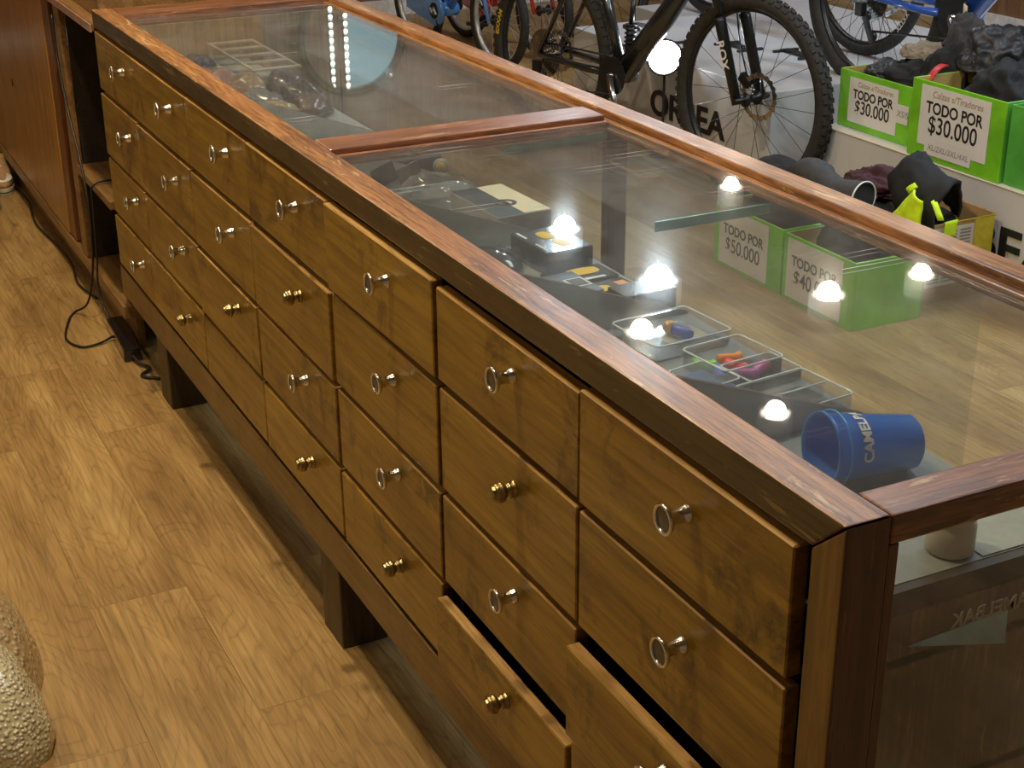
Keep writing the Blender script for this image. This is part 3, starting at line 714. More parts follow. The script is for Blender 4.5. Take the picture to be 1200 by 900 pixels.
mb = MB(); mb.box(-.6, .34, -.18, .26, .1905, .205, .002); mb.build('box_lid', m_pan, t)
t = thing('router', 'black router with a dim green light on the niche shelf of the side cabinet', 'router', (-3.14, .10, .4185))
mb = MB(); mb.box(-.07, .07, -.05, .05, 0, .03, .004); mb.build('case', m_black, t)
mb = MB(); mb.lathe([(0, 0), (.008, 0), (.008, .002), (0, .002)], 14, T(.02, -.0505, .015) @ RX(PI / 2)); mb.build('green_light', emit('green_led', (.02, .5, .1), .25), t)

# cables and adapter
mb = MB()
def smooth(pts, n=6):
    P = [Vector(p) for p in pts]; out = []
    for i in range(len(P) - 1):
        p0, p1, p2, p3 = P[max(i - 1, 0)], P[i], P[i + 1], P[min(i + 2, len(P) - 1)]
        for k in range(n):
            u = k / n; out.append(.5 * ((2 * p1) + (p2 - p0) * u + (2 * p0 - 5 * p1 + 4 * p2 - p3) * u * u + (3 * p1 - p0 - 3 * p2 + p3) * u ** 3))
    out.append(P[-1]); return out
mb.tube(smooth([(-3.50, -.006, .83), (-3.47, -.010, .72), (-3.41, -.012, .60), (-3.33, -.012, .50), (-3.26, -.014, .40), (-3.23, -.018, .30), (-3.26, -.022, .16), (-3.30, -.04, .05), (-3.36, -.07, .006), (-3.30, -.10, .005), (-3.16, -.135, .005), (-3.08, -.11, .005), (-3.08, -.06, .006), (-3.10, -.02, .012)]), .0034, 8)
tag(mb.build('power_cable', m_black), 'black cable hanging out of the side cabinet niche and looping on the floor', 'cable')
mb = MB(); mb.tube(smooth([(-3.20, .06, .425), (-3.19, -.006, .419), (-3.195, -.012, .35), (-3.22, -.014, .2), (-3.24, -.016, .12), (-3.20, -.012, .05), (-3.14, .0, .01), (-3.06, .01, .006)]), .003, 8)
tag(mb.build('power_cable', m_black), 'thinner black cable running from the niche shelf straight down to the adapter', 'cable')
mb = MB(); mb.tube(smooth([(-5.4, .012, .02), (-4.9, .0, .01), (-4.6, .015, .006), (-4.3, -.01, .006), (-4.0, .008, .006), (-3.8, .010, .006), (-3.6, -.01, .006), (-3.45, .012, .006)]), .004, 8)
tag(mb.build('floor_cable', m_black), 'black cable lying along the foot of the side cabinet', 'cable')
t = thing('power_strip', 'black power adapter bar on the floor under the side cabinet beside the first leg', 'adapter', (-3.05, .0, 0), -.05)
mb = MB(); mb.box(-.14, .13, -.022, .026, .001, .036, .004); mb.build('case', m_blackgloss, t)
mb = MB(); mb.tube(smooth([(.131, 0, .018), (.17, .01, .01), (.21, .03, .006), (.25, .0, .006), (.29, .04, .006)]), .004, 8); mb.build('lead', m_black, t)

# sneakers
def sneaker(label, M):
    t = thing('sneaker', label, 'shoe', M=M)
    # outline of the sole, toe to +x
    def outline(s, z, lx=0): return [(( .145 if c > 0 else .135) * s * c + lx, (.048 if c > 0 else .036) * s * sn) for c, sn in [(math.cos(2 * PI * k / 28), math.sin(2 * PI * k / 28)) for k in range(28)]]
    mb = MB(); mb.prism(outline(1, 0), 0, .026, 'z', .003); mb.build('sole', m_sole, t)
    b = bmesh.new(); rings = []
    levels = [(.026, .98, 0), (.040, .96, -.002), (.055, .86, -.012), (.070, .66, -.035), (.085, .50, -.055), (.105, .42, -.065)]
    for z, s, lx in levels: rings.append([b.verts.new((x, y * (1 if s > .8 else 1.35), z)) for x, y in outline(s, z, lx)])
    for A, B in zip(rings, rings[1:]):
        for k in range(28): f = b.faces.new((A[k], A[(k + 1) % 28], B[(k + 1) % 28], B[k])); f.smooth = True
    b.faces.new(rings[0][::-1]); b.faces.new(rings[-1])
    mb = MB(); mb.merge(b); mb.build('upper', m_tan, t)
    mb = MB(); mb.prism(outline(1.012, 0), .010, .013, 'z'); mb.build('stripe', m_black, t)
    mb = MB()
    for k in range(4): mb.tube([(.045 - k * .022, -.020, .066 + k * .009), (.045 - k * .022, 0, .073 + k * .010), (.045 - k * .022, .020, .066 + k * .009)], .003, 6)
    mb.build('laces', m_whitep, t)
    mb = MB(); mb.lathe([(0, .0005), (.034, .0005), (.036, -.004), (.03, -.02)], 20, T(.092, 0, .058) @ RY(.25) @ Matrix.Diagonal((1, 1.0, .8, 1))); mb.build('toe_cap', m_whitep, t)
sneaker('tan sneaker with cream sole and dark stripe, nearer the camera of the pair', T(-4.60, -.125, 0) @ RZ(-.12))
sneaker('tan sneaker with cream sole, farther of the pair by the cabinet door', T(-4.86, -.035, 0) @ RZ(-.05))

# bubble wrap
def bubble(nm, SC, ca, cb, al):
    t = NT(nm); v = t.coords((1, 1, 1), False)
    vo = t.new('ShaderNodeTexVoronoi'); vo.inputs['Scale'].default_value = SC; t.link(v, vo.inputs['Vector'])
    h = t.ramp(vo.outputs['Distance'], [(.15, (1, 1, 1)), (.6, (0, 0, 0))])
    c = t.ramp(vo.outputs['Distance'], [(.12, ca), (.5, cb)])
    t.set(Base_Color=c, Roughness=.18, Coat_Weight=.5, Alpha=al); t.bump(h, .9, .004)
    return t.m
mbub = bubble('bubble_wrap', 85, (.85, .74, .52), (.56, .43, .25), .62); mbub2 = bubble('bubble_wrap_fold', 120, (1, .98, .86), (.62, .56, .38), .9)
t = thing('bubble_wrap_roll', 'crumpled roll of clear bubble wrap on the floor at the left edge', 'bubble wrap', (-1.60, -.630, 0), .2)
o = blob('wrap', mbub, (.20, .13, .20), 5, t, .10, 1.6, 5, crease=.5)
o2 = blob('loose_fold', mbub2, (.175, .11, .155), 8, t, .08, 2.0, 5, loc=(.185, -.035, 0), crease=.7)

# ------------------------------------------------------------------ customer side : plinths
pa = thing('display_plinth', 'low white display plinth carrying the green price boxes, black letters on its front', 'plinth', (-3.18, 2.42, 0))
mb = MB(); mb.box(0, 2.4, 0, 1.15, 0, .31, .004); mb.build('plinth_body', m_white, pa)
mb = MB(); mb.box(-.002, 2.4, -.003, .04, .3105, .314, .001); mb.build('edge_strip', m_whiteedge, pa)
lettering('ORBEA', .16, m_ink, pa, T(.80, -.003, .135) @ FACE_FRONT, .002, sx=1.25, bold=.003)
pb = thing('display_plinth', 'low white display plinth behind the black mountain bike with large dark letters', 'plinth', (-4.95, 2.44, 0))
mb = MB(); mb.box(0, 1.47, 0, .62, 0, .36, .004); mb.build('plinth_body', m_white, pb)
lettering('ORBEA', .14, m_ink, pb, T(.92, -.003, .165) @ FACE_FRONT, .002, sx=1.2, bold=.003)
pc = thing('display_plinth', 'pale blue-white plinth farther back under the second row of bikes', 'plinth', (-5.6, 3.14, 0))
mb = MB(); mb.box(0, 2.38, 0, .85, 0, .30, .004); mb.build('plinth_body', m_white, pc)
for x, y in ((-4.49, 2.60), (-4.22, 2.80), (-3.98, 2.92)):
    t = thing('bike_stand', 'small black bike wheel rest on the plinth, %s one' % ('leftmost' if x < -4.4 else 'middle' if x < -4.1 else 'rightmost'), 'stand', (x, y, .3602))
    mb = MB(); mb.box(-.09, .09, -.02, .02, 0, .012, .003); mb.box(-.09, -.075, -.06, .06, 0, .010, .002); mb.box(.075, .09, -.06, .06, 0, .010, .002); mb.build('base', m_black, t)
# floodlight standing on the plinth
t = thing('floodlight', 'small bright white floodlight on a floor stand behind the black bike', 'lamp', (-4.08, 2.365, 0), math.radians(42))
mb = MB(); mb.lathe([(0, 0), (.05, 0), (.05, .008), (.005, .012), (.005, .33), (0, .33)], 20); mb.build('stand', m_black, t)
FL = T(0, 0, .385) @ RX(PI / 2 - .42)
mb = MB(); mb.lathe([(0, -.05), (.045, -.05), (.072, .004), (.070, .008), (.064, .004), (0, .0)], 28, FL); mb.build('reflector_bowl', m_black, t)
mb = MB(); mb.lathe([(0, .0045), (.063, .0045), (.063, .008), (0, .012)], 28, FL); mb.build('lens', emit('flood_lens', (.85, .95, 1), 40), t)

# green price boxes
def crate(label, x0, y0, z0, wx, dy, h, price, paper, side=m_green, small=None, rz=0, hand=True, tape=True, grp='bright green cartons with price signs'):
    t = thing('price_box', label, 'box', (x0, y0, z0), rz, grp)
    th = .006; mb = MB()
    mb.box(0, wx, 0, th, 0, h, .0015, seg=1); mb.box(0, th, th, dy - th, 0, h, .0015, seg=1); mb.box(0, wx, dy - th, dy, 0, h, .0015, seg=1); mb.box(th, wx - th, th, dy - th, 0, .005)
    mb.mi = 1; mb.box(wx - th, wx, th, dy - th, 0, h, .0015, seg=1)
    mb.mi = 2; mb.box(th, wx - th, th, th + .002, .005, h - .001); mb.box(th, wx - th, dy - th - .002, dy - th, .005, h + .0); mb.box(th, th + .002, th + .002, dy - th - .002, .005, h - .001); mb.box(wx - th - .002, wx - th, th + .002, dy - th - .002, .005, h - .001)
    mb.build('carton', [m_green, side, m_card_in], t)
    px0, px1, pz0, pz1 = paper
    mb = MB(); mb.box(px0, px1, -.0018, -.0004, pz0, pz1)
    if small == 'below': mb.box(px0 + (px1 - px0) * .12, px1 - (px1 - px0) * .2, -.0022, -.0008, pz0 - .026, pz0 + .03)
    if small == 'right': mb.box(px1 - .005, px1 + .055, -.0024, -.0010, pz0 + .045, pz0 + .105)
    sg = mb.build('price_sign', m_paper, t)
    cx = (px0 + px1) / 2; W = px1 - px0; Hh = pz1 - pz0
    lettering('TODO POR', W * .165, m_ink, sg, T(cx + .0, -.0021, pz1 - Hh * .36) @ FACE_FRONT, .0002, sx=.95, bold=.0012)
    lettering(price, W * .245, m_ink, sg, T(cx, -.0021, pz0 + Hh * .36) @ FACE_FRONT, .0002, sx=.9, bold=.0007)
    if hand: lettering('Calzas s/Tiradores', W * .098, m_faint, sg, T(cx + .01, -.0021, pz1 - Hh * .13) @ FACE_FRONT, .0002, shear=.15, bold=.0003)
    if small == 'below': lettering('XL/2XL/3XL/4XL', W * .085, m_pencil, sg, T(cx - .01, -.0026, pz0 - .002) @ FACE_FRONT, .0002, shear=.2)
    if small == 'right': lettering('XS/S', W * .12, m_pencil, sg, T(px1 + .028, -.0027, pz0 + .075) @ FACE_FRONT, .0002, shear=.2)
    return t
crate('bright green carton with a larger $30.000 sign, right one on the plinth', -2.735, 2.425, .3145, .405, .36, .240, '$30.000', (.045, .345, .032 + .012, .228), m_green_d, 'below')
crate('bright green carton with a smaller $30.000 sign, left one on the plinth', -3.165, 2.485, .3105, .42, .33, .190, '$30.000', (.055, .300, .022, .170), m_green_d, 'right')
G2 = 'dark clothes in the floor cartons'
garment_later = [('folded_garment', 'dark folded clothing inside the left carton on the floor', (.13, .085, .13), 31, (-2.73, 1.95, .14)), ('folded_garment', 'dark folded clothing inside the right carton on the floor', (.12, .085, .15), 33, (-2.375, 1.95, .14))]
crate('bright green carton with a $50.000 sign on the floor, seen through the glass', -2.905, 1.83, 0, .355, .24, .20, '$50.000', (.03, .285, .012, .190), m_green, None, hand=False)
crate('bright green carton with a $40.000 sign on the floor, seen through the glass', -2.535, 1.825, 0, .325, .25, .20, '$40.000', (.02, .275, .012, .190), m_green, None, hand=False)
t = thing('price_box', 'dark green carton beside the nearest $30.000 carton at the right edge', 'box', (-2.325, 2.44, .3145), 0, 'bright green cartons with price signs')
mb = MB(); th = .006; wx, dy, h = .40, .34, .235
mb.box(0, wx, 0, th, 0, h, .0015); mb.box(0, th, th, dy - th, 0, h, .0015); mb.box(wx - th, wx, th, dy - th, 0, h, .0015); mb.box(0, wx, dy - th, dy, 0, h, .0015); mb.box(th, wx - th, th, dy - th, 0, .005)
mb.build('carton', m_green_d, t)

# cardboard box with label
t = thing('cardboard_box', 'open brown cardboard box with a white printed label and yellow tape, on the floor', 'box', (-2.76, 2.095, 0))
wx, dy, h, th = .475, .29, .238, .005
mb = MB(); mb.box(0, wx, 0, th, 0, h - .01); mb.box(0, wx, dy - th, dy, 0, h + .008); mb.box(0, th, th, dy - th, 0, h); mb.box(wx - th, wx, th, dy - th, 0, h); mb.box(th, wx - th, th, dy - th, 0, .005); mb.build('carton', m_card, t)
mb = MB(); mb.box(wx, wx + .0008, .05, .215, .05, h - .012); lb = mb.build('shipping_label', m_paper, t)
mb = MB()
for r_ in range(16):
    for c_ in range(3): mb.box(wx + .0009, wx + .0013, .058 + c_ * .053, .098 + c_ * .053, .060 + r_ * .0100, .0650 + r_ * .0100)
mb.build('printed_lines', m_pencil, lb)
mb = MB(); mb.box(wx, wx + .001, .218, dy + .001, .02, h + .004); mb.box(wx - .004, wx + .001, .15, dy, h + .0002, h + .0012); mb.build('yellow_tape', plain('tape_yellow', (.70, .62, .05), .4), t)

# garments
def garment(name, label, mat, size, seed, loc, rz=0, group=None, amp=.45, freq=1.8):
    o = blob(name, mat, size, seed, None, amp, freq, 5, rz=0); o.location = loc; o.rotation_euler = (0, 0, rz); return tag(o, label, 'clothing', group)
G = 'clothes heaped in the green cartons'
garment('jacket', 'black jacket bundle filling the left green carton', m_blackfab, (.15, .11, .10), 1, (-2.98, 2.65, .44), .1, G, .3)
garment('jacket', 'charcoal folded garment at the left end of the left green carton', m_navyfab, (.075, .09, .06), 2, (-3.08, 2.61, .47), .6, G, .3)
garment('jacket', 'big black bundle between the two green cartons', m_blackfab, (.12, .10, .15), 4, (-2.82, 2.66, .46), .2, G, .3)
garment('jacket', 'glossy charcoal puffer jacket piled highest behind the right carton', m_navyfab, (.13, .10, .13), 6, (-2.68, 2.72, .57), .8, G, .3)
garment('jacket', 'black jacket heaped over the right green carton', m_blackfab, (.13, .12, .16), 9, (-2.52, 2.60, .46), -.3, G, .3)
garment('jacket', 'black jacket spilling at the right edge over the dark green carton', m_blackfab, (.15, .12, .14), 12, (-2.20, 2.62, .46), .4, G, .3)
garment('fleece', 'beige knitted garment rolled on top of the left pile', m_beigefab, (.085, .05, .05), 14, (-3.00, 2.70, .545), .5, G, .25)
garment('fleece', 'dark grey garment with pale lining standing up in the pile', m_greyfab, (.08, .05, .10), 16, (-2.86, 2.74, .60), .2, G, .25)
P = lambda u, v: Vector((-2.755 + .012 * math.sin(u * 3) + v * .030, 2.555 - u * .10, .575 + .035 * math.sin(u * PI * .9) - u * .085))
o = cloth_sheet('strap', m_red, P, 16, 4, .004, None, .004, 3); tag(o, 'red strap hanging out of the black clothes', 'strap')
o = cloth_sheet('cardboard_flap', m_cream, lambda u, v: Vector((-2.93 + v * .045, 2.78 - v * .03, .58 + u * .14)), 6, 4, .004, None, .002, 1); tag(o, 'cream cardboard strip standing up in the pile of clothes', 'cardboard strip')
# bin behind
t = thing('black_tub', 'black plastic tub with a wooden handle sticking out, behind the clothes', 'tub', (-2.78, 3.33, .3145))
mb = MB(); mb.lathe([(0, 0), (.12, 0), (.14, .36), (.152, .36), (.152, .375), (.132, .375), (.112, .01), (0, .01)], 32); mb.build('tub_body', m_black, t)
mb = MB(); mb.tube([(-.02, 0, .05), (-.05, .03, .46)], .010, 10); mb.build('handle', m_card, t)

for nm_, lb_, sz_, sd_, lc_ in garment_later: garment(nm_, lb_ , m_blackfab, sz_, sd_, lc_, 0, None, .2, 1.4)
# things in front on/around the cardboard box
def neoprene():
    # open tube sleeve lying over the carton edge
    t = thing('neoprene_sleeve', 'grey and black neoprene shoe cover with open cuff lying left of the cardboard box', 'shoe cover', (-2.50, 1.97, .300), .12)
    pts = smooth([(-.24, .05, -.06), (-.17, .03, .02), (-.09, .01, .035), (0, 0, .01), (.07, -.005, .015), (.115, -.005, .02)], 5)
    n = len(pts); rs = [.028 + .022 * math.sin(PI * i / n) if i < n * .45 else .036 + .012 * (i / n) for i in range(n)]
    b = bmesh.new()
    mb = MB(); mb.tube(pts, rs, 20, cap=False, flat=1.0); mb.build('sleeve', m_greyfab, t)
    mb = MB(); mb.tube([p + Vector((0, 0, .0)) for p in pts[-6:]], [r_ - .003 for r_ in rs[-6:]], 20, cap=True); 
    mb.build('lining', m_blackfab, t)
    e = pts[-1]; mb = MB(); mb.torus(rs[-1] - .001, .0025, 28, 8, T(*e) @ RY(PI / 2)); mb.build('piping', m_whitep, t)
neoprene()
garment('hat', 'round black cap lying at the left of the grey neoprene cover', m_blackfab, (.10, .08, .07), 21, (-2.77, 1.96, .285), .2, None, .12, 1.1)
garment('glove', 'dark maroon garment crumpled over the cardboard box left end', m_maroon, (.12, .07, .06), 23, (-2.60, 2.20, .265), .3)
garment('glove', 'dark lining fabric inside the cardboard box', m_blackfab, (.17, .12, .09), 25, (-2.52, 2.235, .16), .1)
t = thing('cycling_jersey', 'black jersey with bright yellow-green panels draped over the cardboard box', 'clothing', (-2.35, 2.185, .20))
def Pj(u, v):
    a = u * PI
    return Vector((-.085 + .17 * v + .02 * math.sin(u * 5), -.075 * math.cos(a) - .005, .115 * math.sin(a) ** .7 + .085 - .055 * (v - .5) - .13 * (1 - u) ** 3 * v))
cloth_sheet('jersey_back', m_blackfab, Pj, 26, 16, .008, t, .020, 5, 13)
def quad(A, B, C_, D_):
    A, B, C_, D_ = [Vector(p) - Vector((-2.35, 2.185, .20)) for p in (A, B, C_, D_)]
    return lambda u, v: (A.lerp(B, u)).lerp(D_.lerp(C_, u), v) + Vector((0, -.012 * math.sin(u * PI), 0))
cloth_sheet('yellow_panel', m_hivis, quad((-2.37, 2.07, .262), (-2.241, 2.07, .262), (-2.246, 2.07, .331), (-2.288, 2.075, .352)), 12, 8, .006, t, .006, 7, 12)
cloth_sheet('yellow_panel', m_hivis, quad((-2.272, 2.185, .245), (-2.272, 2.232, .25), (-2.272, 2.225, .20), (-2.272, 2.185, .205)), 10, 6, .005, t, .003, 8, 12)
cloth_sheet('yellow_trim', m_hivis, quad((-2.33, 2.085, .345), (-2.30, 2.085, .372), (-2.285, 2.085, .362), (-2.315, 2.085, .335)), 8, 3, .005, t, .002, 9, 12)
cloth_sheet('yellow_trim', m_hivis, quad((-2.235, 2.10, .335), (-2.220, 2.10, .333), (-2.185, 2.10, .292), (-2.200, 2.10, .290)), 8, 3, .005, t, .002, 9, 12)
# ------------------------------------------------------------------ bikes
def wheel_parts(par, cx, cz, R, tr, tyre_mat, rim_mat, knobs=True, spokes=24, rotor=True, y=0, rim_w=.014, spoke_mat=None, text=None):
    A = T(cx, y, cz) @ RX(PI / 2)
    mb = MB(); Rr = R - tr * 1.9
    mb.torus(Rr, rim_w * .8, 56, 8, A, 1.2); rim = mb.build('wheel', rim_mat, par)
    mb = MB(); mb.torus(R - tr, tr, 64, 14, A)
    if knobs:
        n = 64
        for k in range(n):
            for off in (-.55, 0, .55):
                a = 2 * PI * (k + (.5 if off else 0)) / n; rad = R - tr + tr * math.cos(off * 1.25) - .001
                Mk = A @ RZ(a) @ T(rad, 0, tr * math.sin(off * 1.25)) @ RY(-off * 1.25)
                mb.box(-.001, .0055, -.008, .008, -.0075, .0075, M=Mk)
    mb.build('tyre', tyre_mat, rim)
    mb = MB()
    for k in range(spokes):
        a = 2 * PI * k / spokes; s = 1 if k % 2 else -1; a2 = a + (.9 if (k // 2) % 2 else -.9)
        mb.tube([A @ Vector((.026 * math.cos(a2), .026 * math.sin(a2), s * .028)), A @ Vector((Rr * math.cos(a), Rr * math.sin(a), 0))], .0011, 5)
    mb.build('spokes', spoke_mat or m_black, rim)
    mb = MB(); mb.lathe([(0, -.062), (.010, -.062), (.010, -.034), (.026, -.032), (.026, -.026), (.014, -.022), (.014, .022), (.026, .026), (.026, .032), (.010, .034), (.010, .062), (0, .062)], 18, A); mb.build('hub', m_black, rim)
    if rotor:
        mb = MB(); Ar = A @ T(0, 0, -.040)
        n = 40; b = bmesh.new()
        ro = []; ri = []
        for k in range(n * 2):
            a = PI * k / n; rr_ = .082 + (.0035 if (k // 2) % 2 else -.001)
            ro.append((rr_ * math.cos(a), rr_ * math.sin(a))); ri.append((.066 * math.cos(a), .066 * math.sin(a)))
        for zz in (0, .002):
            pass
        VO = [[b.verts.new((x, y_, z)) for x, y_ in ro] for z in (0, .002)]; VI = [[b.verts.new((x, y_, z)) for x, y_ in ri] for z in (0, .002)]
        m = n * 2
        for k in range(m):
            q = (k + 1) % m
            b.faces.new((VO[0][k], VO[0][q], VI[0][q], VI[0][k])); b.faces.new((VO[1][q], VO[1][k], VI[1][k], VI[1][q]))
            b.faces.new((VO[0][q], VO[0][k], VO[1][k], VO[1][q])); b.faces.new((VI[0][k], VI[0][q], VI[1][q], VI[1][k]))
        mb.merge(b, Ar)
        for k in range(6):
            a = k * PI / 3; mb.tube([Ar @ Vector((.018 * math.cos(a), .018 * math.sin(a), .001)), Ar @ Vector((.068 * math.cos(a + .5), .068 * math.sin(a + .5), .001))], .0022, 6)
        mb.build('disc_rotor', m_silver, rim)
    return rim
def bike(label, loc, rz, R=.36, wb=1.1, tr=.028, frame=None, frame_r=.022, fork_mat=None, rim=None, kind='mtb', tyre=None, lean=0, knobs=True, spoke_mat=None, scale=1, yellow=False, steer=0):
    t = thing('mountain_bike' if kind == 'mtb' else 'kids_bike', label, 'bicycle', M=T(*loc) @ RZ(rz) @ RX(lean))
    fm = frame or m_framedark; tyre = tyre or m_rubber; rim = rim or m_black
    k = R / .36; fr = frame_r
    # geometry in local frame, x forward
    bb = Vector((.43 * wb / 1.1, 0, R * .95)); hd1 = Vector((wb - .20 * wb / 1.1, 0, R * 2 + .13 * k)); hd0 = hd1 + Vector((-.045, 0, .11 * k))
    st = Vector((.26 * wb / 1.1, 0, R * .95 + .44 * k + .1 * (k < 1))); rh = Vector((0, 0, R)); fh = Vector((wb, 0, R))
    wheel_parts(t, 0, R, R, tr, tyre, rim, knobs, rotor=(kind == 'mtb'), spoke_mat=spoke_mat)
    fw = wheel_parts(t, wb, R, R, tr, tyre, rim, knobs, rotor=(kind == 'mtb'), spoke_mat=spoke_mat)
    mb = MB()
    mb.tube([bb, st], fr * .85, 14); mb.tube([st + (bb - st) * .06, hd0], fr * 1.0, 14)
    dt = [bb + Vector((.0, 0, 0)), bb.lerp(hd1, .5), hd1 + Vector((-.01, 0, .02))]
    mb.tube(dt, [fr * (1.9 if kind == 'mtb' else 1.2), fr * (1.7 if kind == 'mtb' else 1.1), fr * 1.2], 16)
    mb.tube([hd1, hd0], fr * 1.05, 14)
    for s in (-1, 1):
        y = s * (.045 + tr * .6)
        mb.tube([bb + Vector((0, s * .028, 0)), bb.lerp(rh, .35) + Vector((0, y, 0)), rh + Vector((0, s * .064, 0))], [fr * .75, fr * .62, fr * .5], 10)
        mb.tube([st + (bb - st) * .14 + Vector((0, s * .012, 0)), st.lerp(rh, .4) + Vector((0, y, 0)), rh + Vector((0, s * .064, .01))], [fr * .45, fr * .42, fr * .36], 10)
    mb.lathe([(0, -.045), (fr * 1.6, -.045), (fr * 1.6, .045), (0, .045)], 18, T(*bb) @ RX(PI / 2))
    mb.build('frame', fm, t)
    # fork
    mb = MB(); ym = .052 + tr * .35; crown = hd1 + Vector((.01, 0, -.02))
    mb.tube([hd1 + Vector((0, 0, .0)), crown], fr * .9, 12); mb.box(crown.x - .02, crown.x + .03, -ym - .018, ym + .018, crown.z - .022, crown.z + .014, .006)
    for s in (-1, 1):
        p0 = crown + Vector((.008, s * ym, 0)); p1 = fh + Vector((-.012 if kind == 'mtb' else 0, s * ym, 0)); q = p0.lerp(p1, .42)
        r0, r1 = (.0155, .021) if kind == 'mtb' else (.012, .011)
        mb.tube([p0, q], r0, 12); mb.tube([q, p0.lerp(p1, .45), p1 + (p1 - p0).normalized() * .015], [r1, r1, r1 * .85], 12)
    if kind == 'mtb': mb.tube([fh + Vector((0, -.085, 0)), fh + Vector((0, .085, 0))], .0105, 12)
    fork = mb.build('fork', fork_mat or m_black, t)
    if kind == 'mtb':
        p0 = crown + Vector((.008, -ym, 0)); p1 = fh + Vector((-.012, -ym, 0)); d = (p1 - p0); ang = math.atan2(d.z, d.x)
        c_ = p0.lerp(p1, .68) + Vector((0, -.0225, 0))
        lettering('ROX', .048, m_whitep, fork, T(*c_) @ RX(PI / 2) @ RZ(ang), .0006, bold=.001)
        mb = MB(); mb.box(-.028, .028, -.012, .012, -.018, .018, .006, M=T(fh.x - .075, .048, fh.z + .045) @ RY(.6)); mb.build('brake_caliper', m_black, t)
        mb = MB(); mb.tube(smooth([fh + Vector((-.07, .05, .06)), fh + Vector((-.10, .03, .2)), fh + Vector((-.13, .02, .4)), hd0 + Vector((.03, .02, .05))]), .0028, 6); mb.build('brake_hose', m_black, t)
    # handlebar, stem, saddle
    mb = MB(); top = hd0 + Vector((-.012, 0, .05 * k + .02)); mb.tube([hd0, top], fr * .8, 12); mb.tube([top, top + Vector((.06 * k, 0, .01))], .016, 10)
    hb = top + Vector((.06 * k, 0, .01)); w_ = .36 * k
    mb.tube(smooth([hb + Vector((-.05 * k, -w_, .02)), hb + Vector((0, -.12, .0)), hb, hb + Vector((0, .12, .0)), hb + Vector((-.05 * k, w_, .02))]), .014, 10); mb.build('handlebar', m_black, t)
    mb = MB(); sp = st + (st - bb).normalized() * .12; mb.tube([st, sp], .0145, 12)
    mb.build('seatpost', m_silver, t)
    b = bmesh.new(); bmesh.ops.create_icosphere(b, subdivisions=3, radius=1)
    for v in b.verts:
        xx = v.co.x; wd = .075 if xx < 0 else .075 * (1 - xx * .75)
        v.co = Vector((xx * .13, v.co.y * wd, v.co.z * .025 + .01 * xx * xx))
    for f in b.faces: f.smooth = True
    mb = MB(); mb.merge(b, T(*(sp + Vector((.01, 0, .025))))); mb.build('saddle', m_black, t)
    # drivetrain on -y side
    A = T(bb.x, -.058, bb.z) @ RX(PI / 2)
    mb = MB(); cr = .072 * k
    n = 34; outer = []
    for q in range(n * 2):
        a = PI * q / n; r_ = cr + (.004 if q % 2 else 0); outer.append((r_ * math.cos(a), r_ * math.sin(a)))
    mb.prism(outer, -.002, .002, 'z', M=A); mb.build('chainring', m_black, t)
    ca = -1.15
    mb = MB()
    for s, an in ((-1, ca), (1, ca + PI)):
        e = bb + Vector((math.cos(an) * .165 * k, s * .085, math.sin(an) * .165 * k)); mb.tube([bb + Vector((0, s * .070, 0)), e], [.014, .011], 10)
        mb.box(e.x - .05, e.x + .05, e.y + (s * .012 if s > 0 else -.092), e.y + (.092 if s > 0 else -.012), e.z - .009, e.z + .009, .004)
    mb.tube([bb + Vector((0, -.075, 0)), bb + Vector((0, .075, 0))], .011, 10)
    mb.build('crankset', m_silver if kind == 'mtb' else m_black, t)
    if kind == 'mtb':
        mb = MB(); Ac = T(0, -.036, R) @ RX(PI / 2)
        for q in range(7):
            r_ = .095 - q * .010
            out = [(((r_ + (.003 if z % 2 else 0)) * math.cos(PI * z / 22)), ((r_ + (.003 if z % 2 else 0)) * math.sin(PI * z / 22))) for z in range(44)]
            mb.prism(out, q * .0038, q * .0038 + .0015, 'z', M=Ac)
        mb.build('cassette', m_silver, t)
        mb = MB(); mb.box(-.02, .02, -.012, .012, -.03, .02, .005, M=T(.01, -.085, R - .04)); mb.box(-.012, .012, -.006, .006, -.07, .05, .004, M=T(.04, -.075, R - .10) @ RY(-.5))
        for dx, dz in ((.028, -.07), (.065, -.135)): mb.lathe([(0, -.004), (.018, -.004), (.018, .004), (0, .004)], 14, T(dx, -.068, R + dz) @ RX(PI / 2))
        mb.build('rear_derailleur', m_black, t)
    mb = MB(); hi = []
    rc = .05 if kind == 'mtb' else .03
    mb.tube([Vector((0, -.055, R + rc)), Vector((bb.x, -.058, bb.z + cr))], .004, 6); mb.tube([Vector((.05 if kind == 'mtb' else 0, -.060, R - (.12 if kind == 'mtb' else rc))), Vector((bb.x, -.058, bb.z - cr))], .004, 6); mb.build('chain', m_black, t)
    if kind == 'kids':
        c0 = Vector((bb.x, -.075, bb.z))
        pts = [(math.cos(a) * .085 * k * 1.3 + bb.x, math.sin(a) * .085 * k * 1.3 + bb.z) for a in [(-2.0 + 4.0 * z / 16) for z in range(17)]] + [(.02, R + .03), (.02, R - .03)]
        mb = MB(); mb.prism(pts, -.088, -.070, 'y', .002); cg = mb.build('chain_guard', fm if fm != m_redp else m_redp, t)
        mb = MB(); mb.lathe([(.022, 0), (.040, 0), (.040, .003), (.022, .003)], 20, T(bb.x, -.0885, bb.z) @ RX(PI / 2)); mb.build('guard_disc', m_black, cg)
        mb = MB(); mb.tube([(bb.x - .03, -.093, bb.z + .01), (bb.x - .01, -.093, bb.z - .012), (bb.x + .01, -.093, bb.z + .008), (bb.x + .03, -.093, bb.z - .015)], .006, 6); mb.build('white_emblem', m_whitep, cg)
        # down tube lettering
        a_, b_ = bb, hd1; an = math.atan2((b_ - a_).z, (b_ - a_).x)
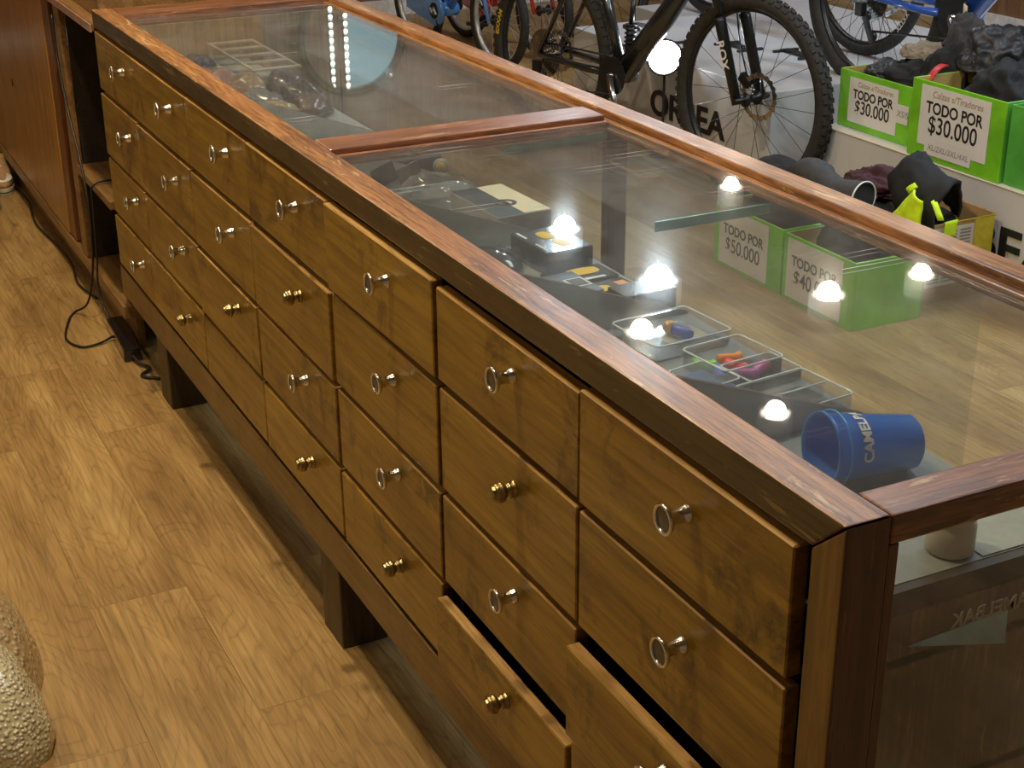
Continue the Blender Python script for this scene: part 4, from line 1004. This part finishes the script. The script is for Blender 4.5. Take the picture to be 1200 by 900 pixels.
        lettering('STORM', .038, m_whitep, t, T(*(a_.lerp(b_, .62) + Vector((0, -fr * 1.2, 0)))) @ RX(PI / 2) @ RZ(an), .0006, shear=.2)
    if kind == 'mtb':
        # rear shock and rocker
        mb = MB(); a = bb + Vector((.03, 0, .09)); b_ = a + Vector((.02, 0, .20)); mb.tube([a, a.lerp(b_, .5)], .017, 14); mb.tube([a.lerp(b_, .5), b_], .010, 12)
        for q in range(6): mb.torus(.021, .003, 20, 6, T(*a.lerp(b_, .1 + .08 * q)))
        mb.build('rear_shock', m_black, t)
    return t
dirx = math.atan2(2.32 - 2.10, 1.06)
bike('black full-suspension mountain bike standing nearest behind the counter', (-4.50, 2.095, 0), dirx, wb=1.09, frame_r=.024, R=.36)
# yellow sidewall text on front tyre as a small arc on the tyre
nb = [o for o in D.objects if o.get('label', '').startswith('black full-suspension')][0]
def sidewall(par, cx, cz, R, a0, txt, mat, size=.026, y=-.0285):
    Lx = lettering(txt, size, mat, par, Matrix.Identity(4), .0008, bold=.0006)
    for v in Lx.data.vertices:
        rad = R + v.co.y; a = a0 + v.co.x / R
        v.co = Vector((cx + rad * math.cos(a), y - v.co.z, cz + rad * math.sin(a)))
sidewall(nb, 1.09, .36, .322, math.radians(-40), 'MAXXIS', m_yellow, .030)
sidewall(nb, 0, .36, .322, math.radians(165), 'MAXXIS', m_yellow, .030)
bike('blue kids bike with white-rimmed wheels beyond the far end of the counter', (-6.62, 2.42, 0), .12, R=.25, wb=.78, tr=.022, frame=m_lblue, frame_r=.022, fork_mat=m_lblue, rim=m_greyrim, kind='kids', knobs=False, spoke_mat=m_greyrim)
bike('red kids bike standing just behind the blue kids bike', (-6.75, 2.75, 0), .10, R=.25, wb=.78, tr=.022, frame=m_redp, frame_r=.020, fork_mat=m_redp, rim=m_greyrim, kind='kids', knobs=False, spoke_mat=m_greyrim)
bike('blue bike standing end-on far behind the black mountain bike', (-6.35, 4.25, 0), math.radians(-76), R=.33, wb=1.02, tr=.024, frame=m_bluep, fork_mat=m_bluep, kind='mtb')
bike('blue-framed bike with thick smooth black tyres on the plinth behind the green cartons', (-3.46, 2.86, .3145), .06, R=.36, wb=1.10, tr=.032, frame=m_bluep, kind='mtb', knobs=False)
nb2 = bike('dark bike with white letters on its tyre sidewall in the back row', (-5.22, 3.32, .3002), .02, R=.36, wb=1.10, tr=.024, frame=m_framedark, kind='mtb', knobs=False)
sidewall(nb2, 1.10, .36, .325, math.radians(-35), 'XTTXX', m_whitep, .028, -.0255)

# ------------------------------------------------------------------ round lit sign on the far wall (shows in the far glass pane)
t = thing('round_wall_sign', 'round pale blue lit sign with dark rim high on the far wall', 'sign', (-7.53, 2.37, 1.92))
RYm = RY(PI / 2)
mb = MB(); mb.torus(.315, .026, 56, 10, RYm); mb.build('rim', m_black, t)
mb = MB(); mb.prism([(.31 * math.cos(a), .31 * math.sin(a)) for a in [math.radians(-86 + 172 * k / 24) for k in range(25)]] + [(-.02, .31), (-.02, -.31)], -.02, -.008, 'x'); mb.build('face', emit('sign_face', (.30, .55, .62), .75), t)
mb = MB(); mb.prism([(-.02 - .30 * math.sin(math.radians(180 * k / 24)), .31 * math.cos(math.radians(180 * k / 24))) for k in range(25)], -.02, -.010, 'x'); mb.build('wooden_half', m_wallwood, t)
for y in (-.125, -.035):
    mb = MB(); mb.box(-.0075, .0, y - .013, y + .013, -.28, .28); st_ = mb.build('led_strip', m_black, t)
    mb = MB()
    for k in range(13): mb.lathe([(0, .0), (.013, 0), (.013, .006), (.006, .010), (0, .010)], 10, T(.0005, y, -.27 + k * .045) @ RYm)
    mb.build('led_beads', emit('led_beads', (.9, 1, .85), 5), st_)
mb = MB(); mb.lathe([(0, 0), (.030, 0), (.030, .03), (.024, .036), (0, .036)], 20, T(.018, .22, .22) @ RYm); mb.build('round_button', m_chrome, t)
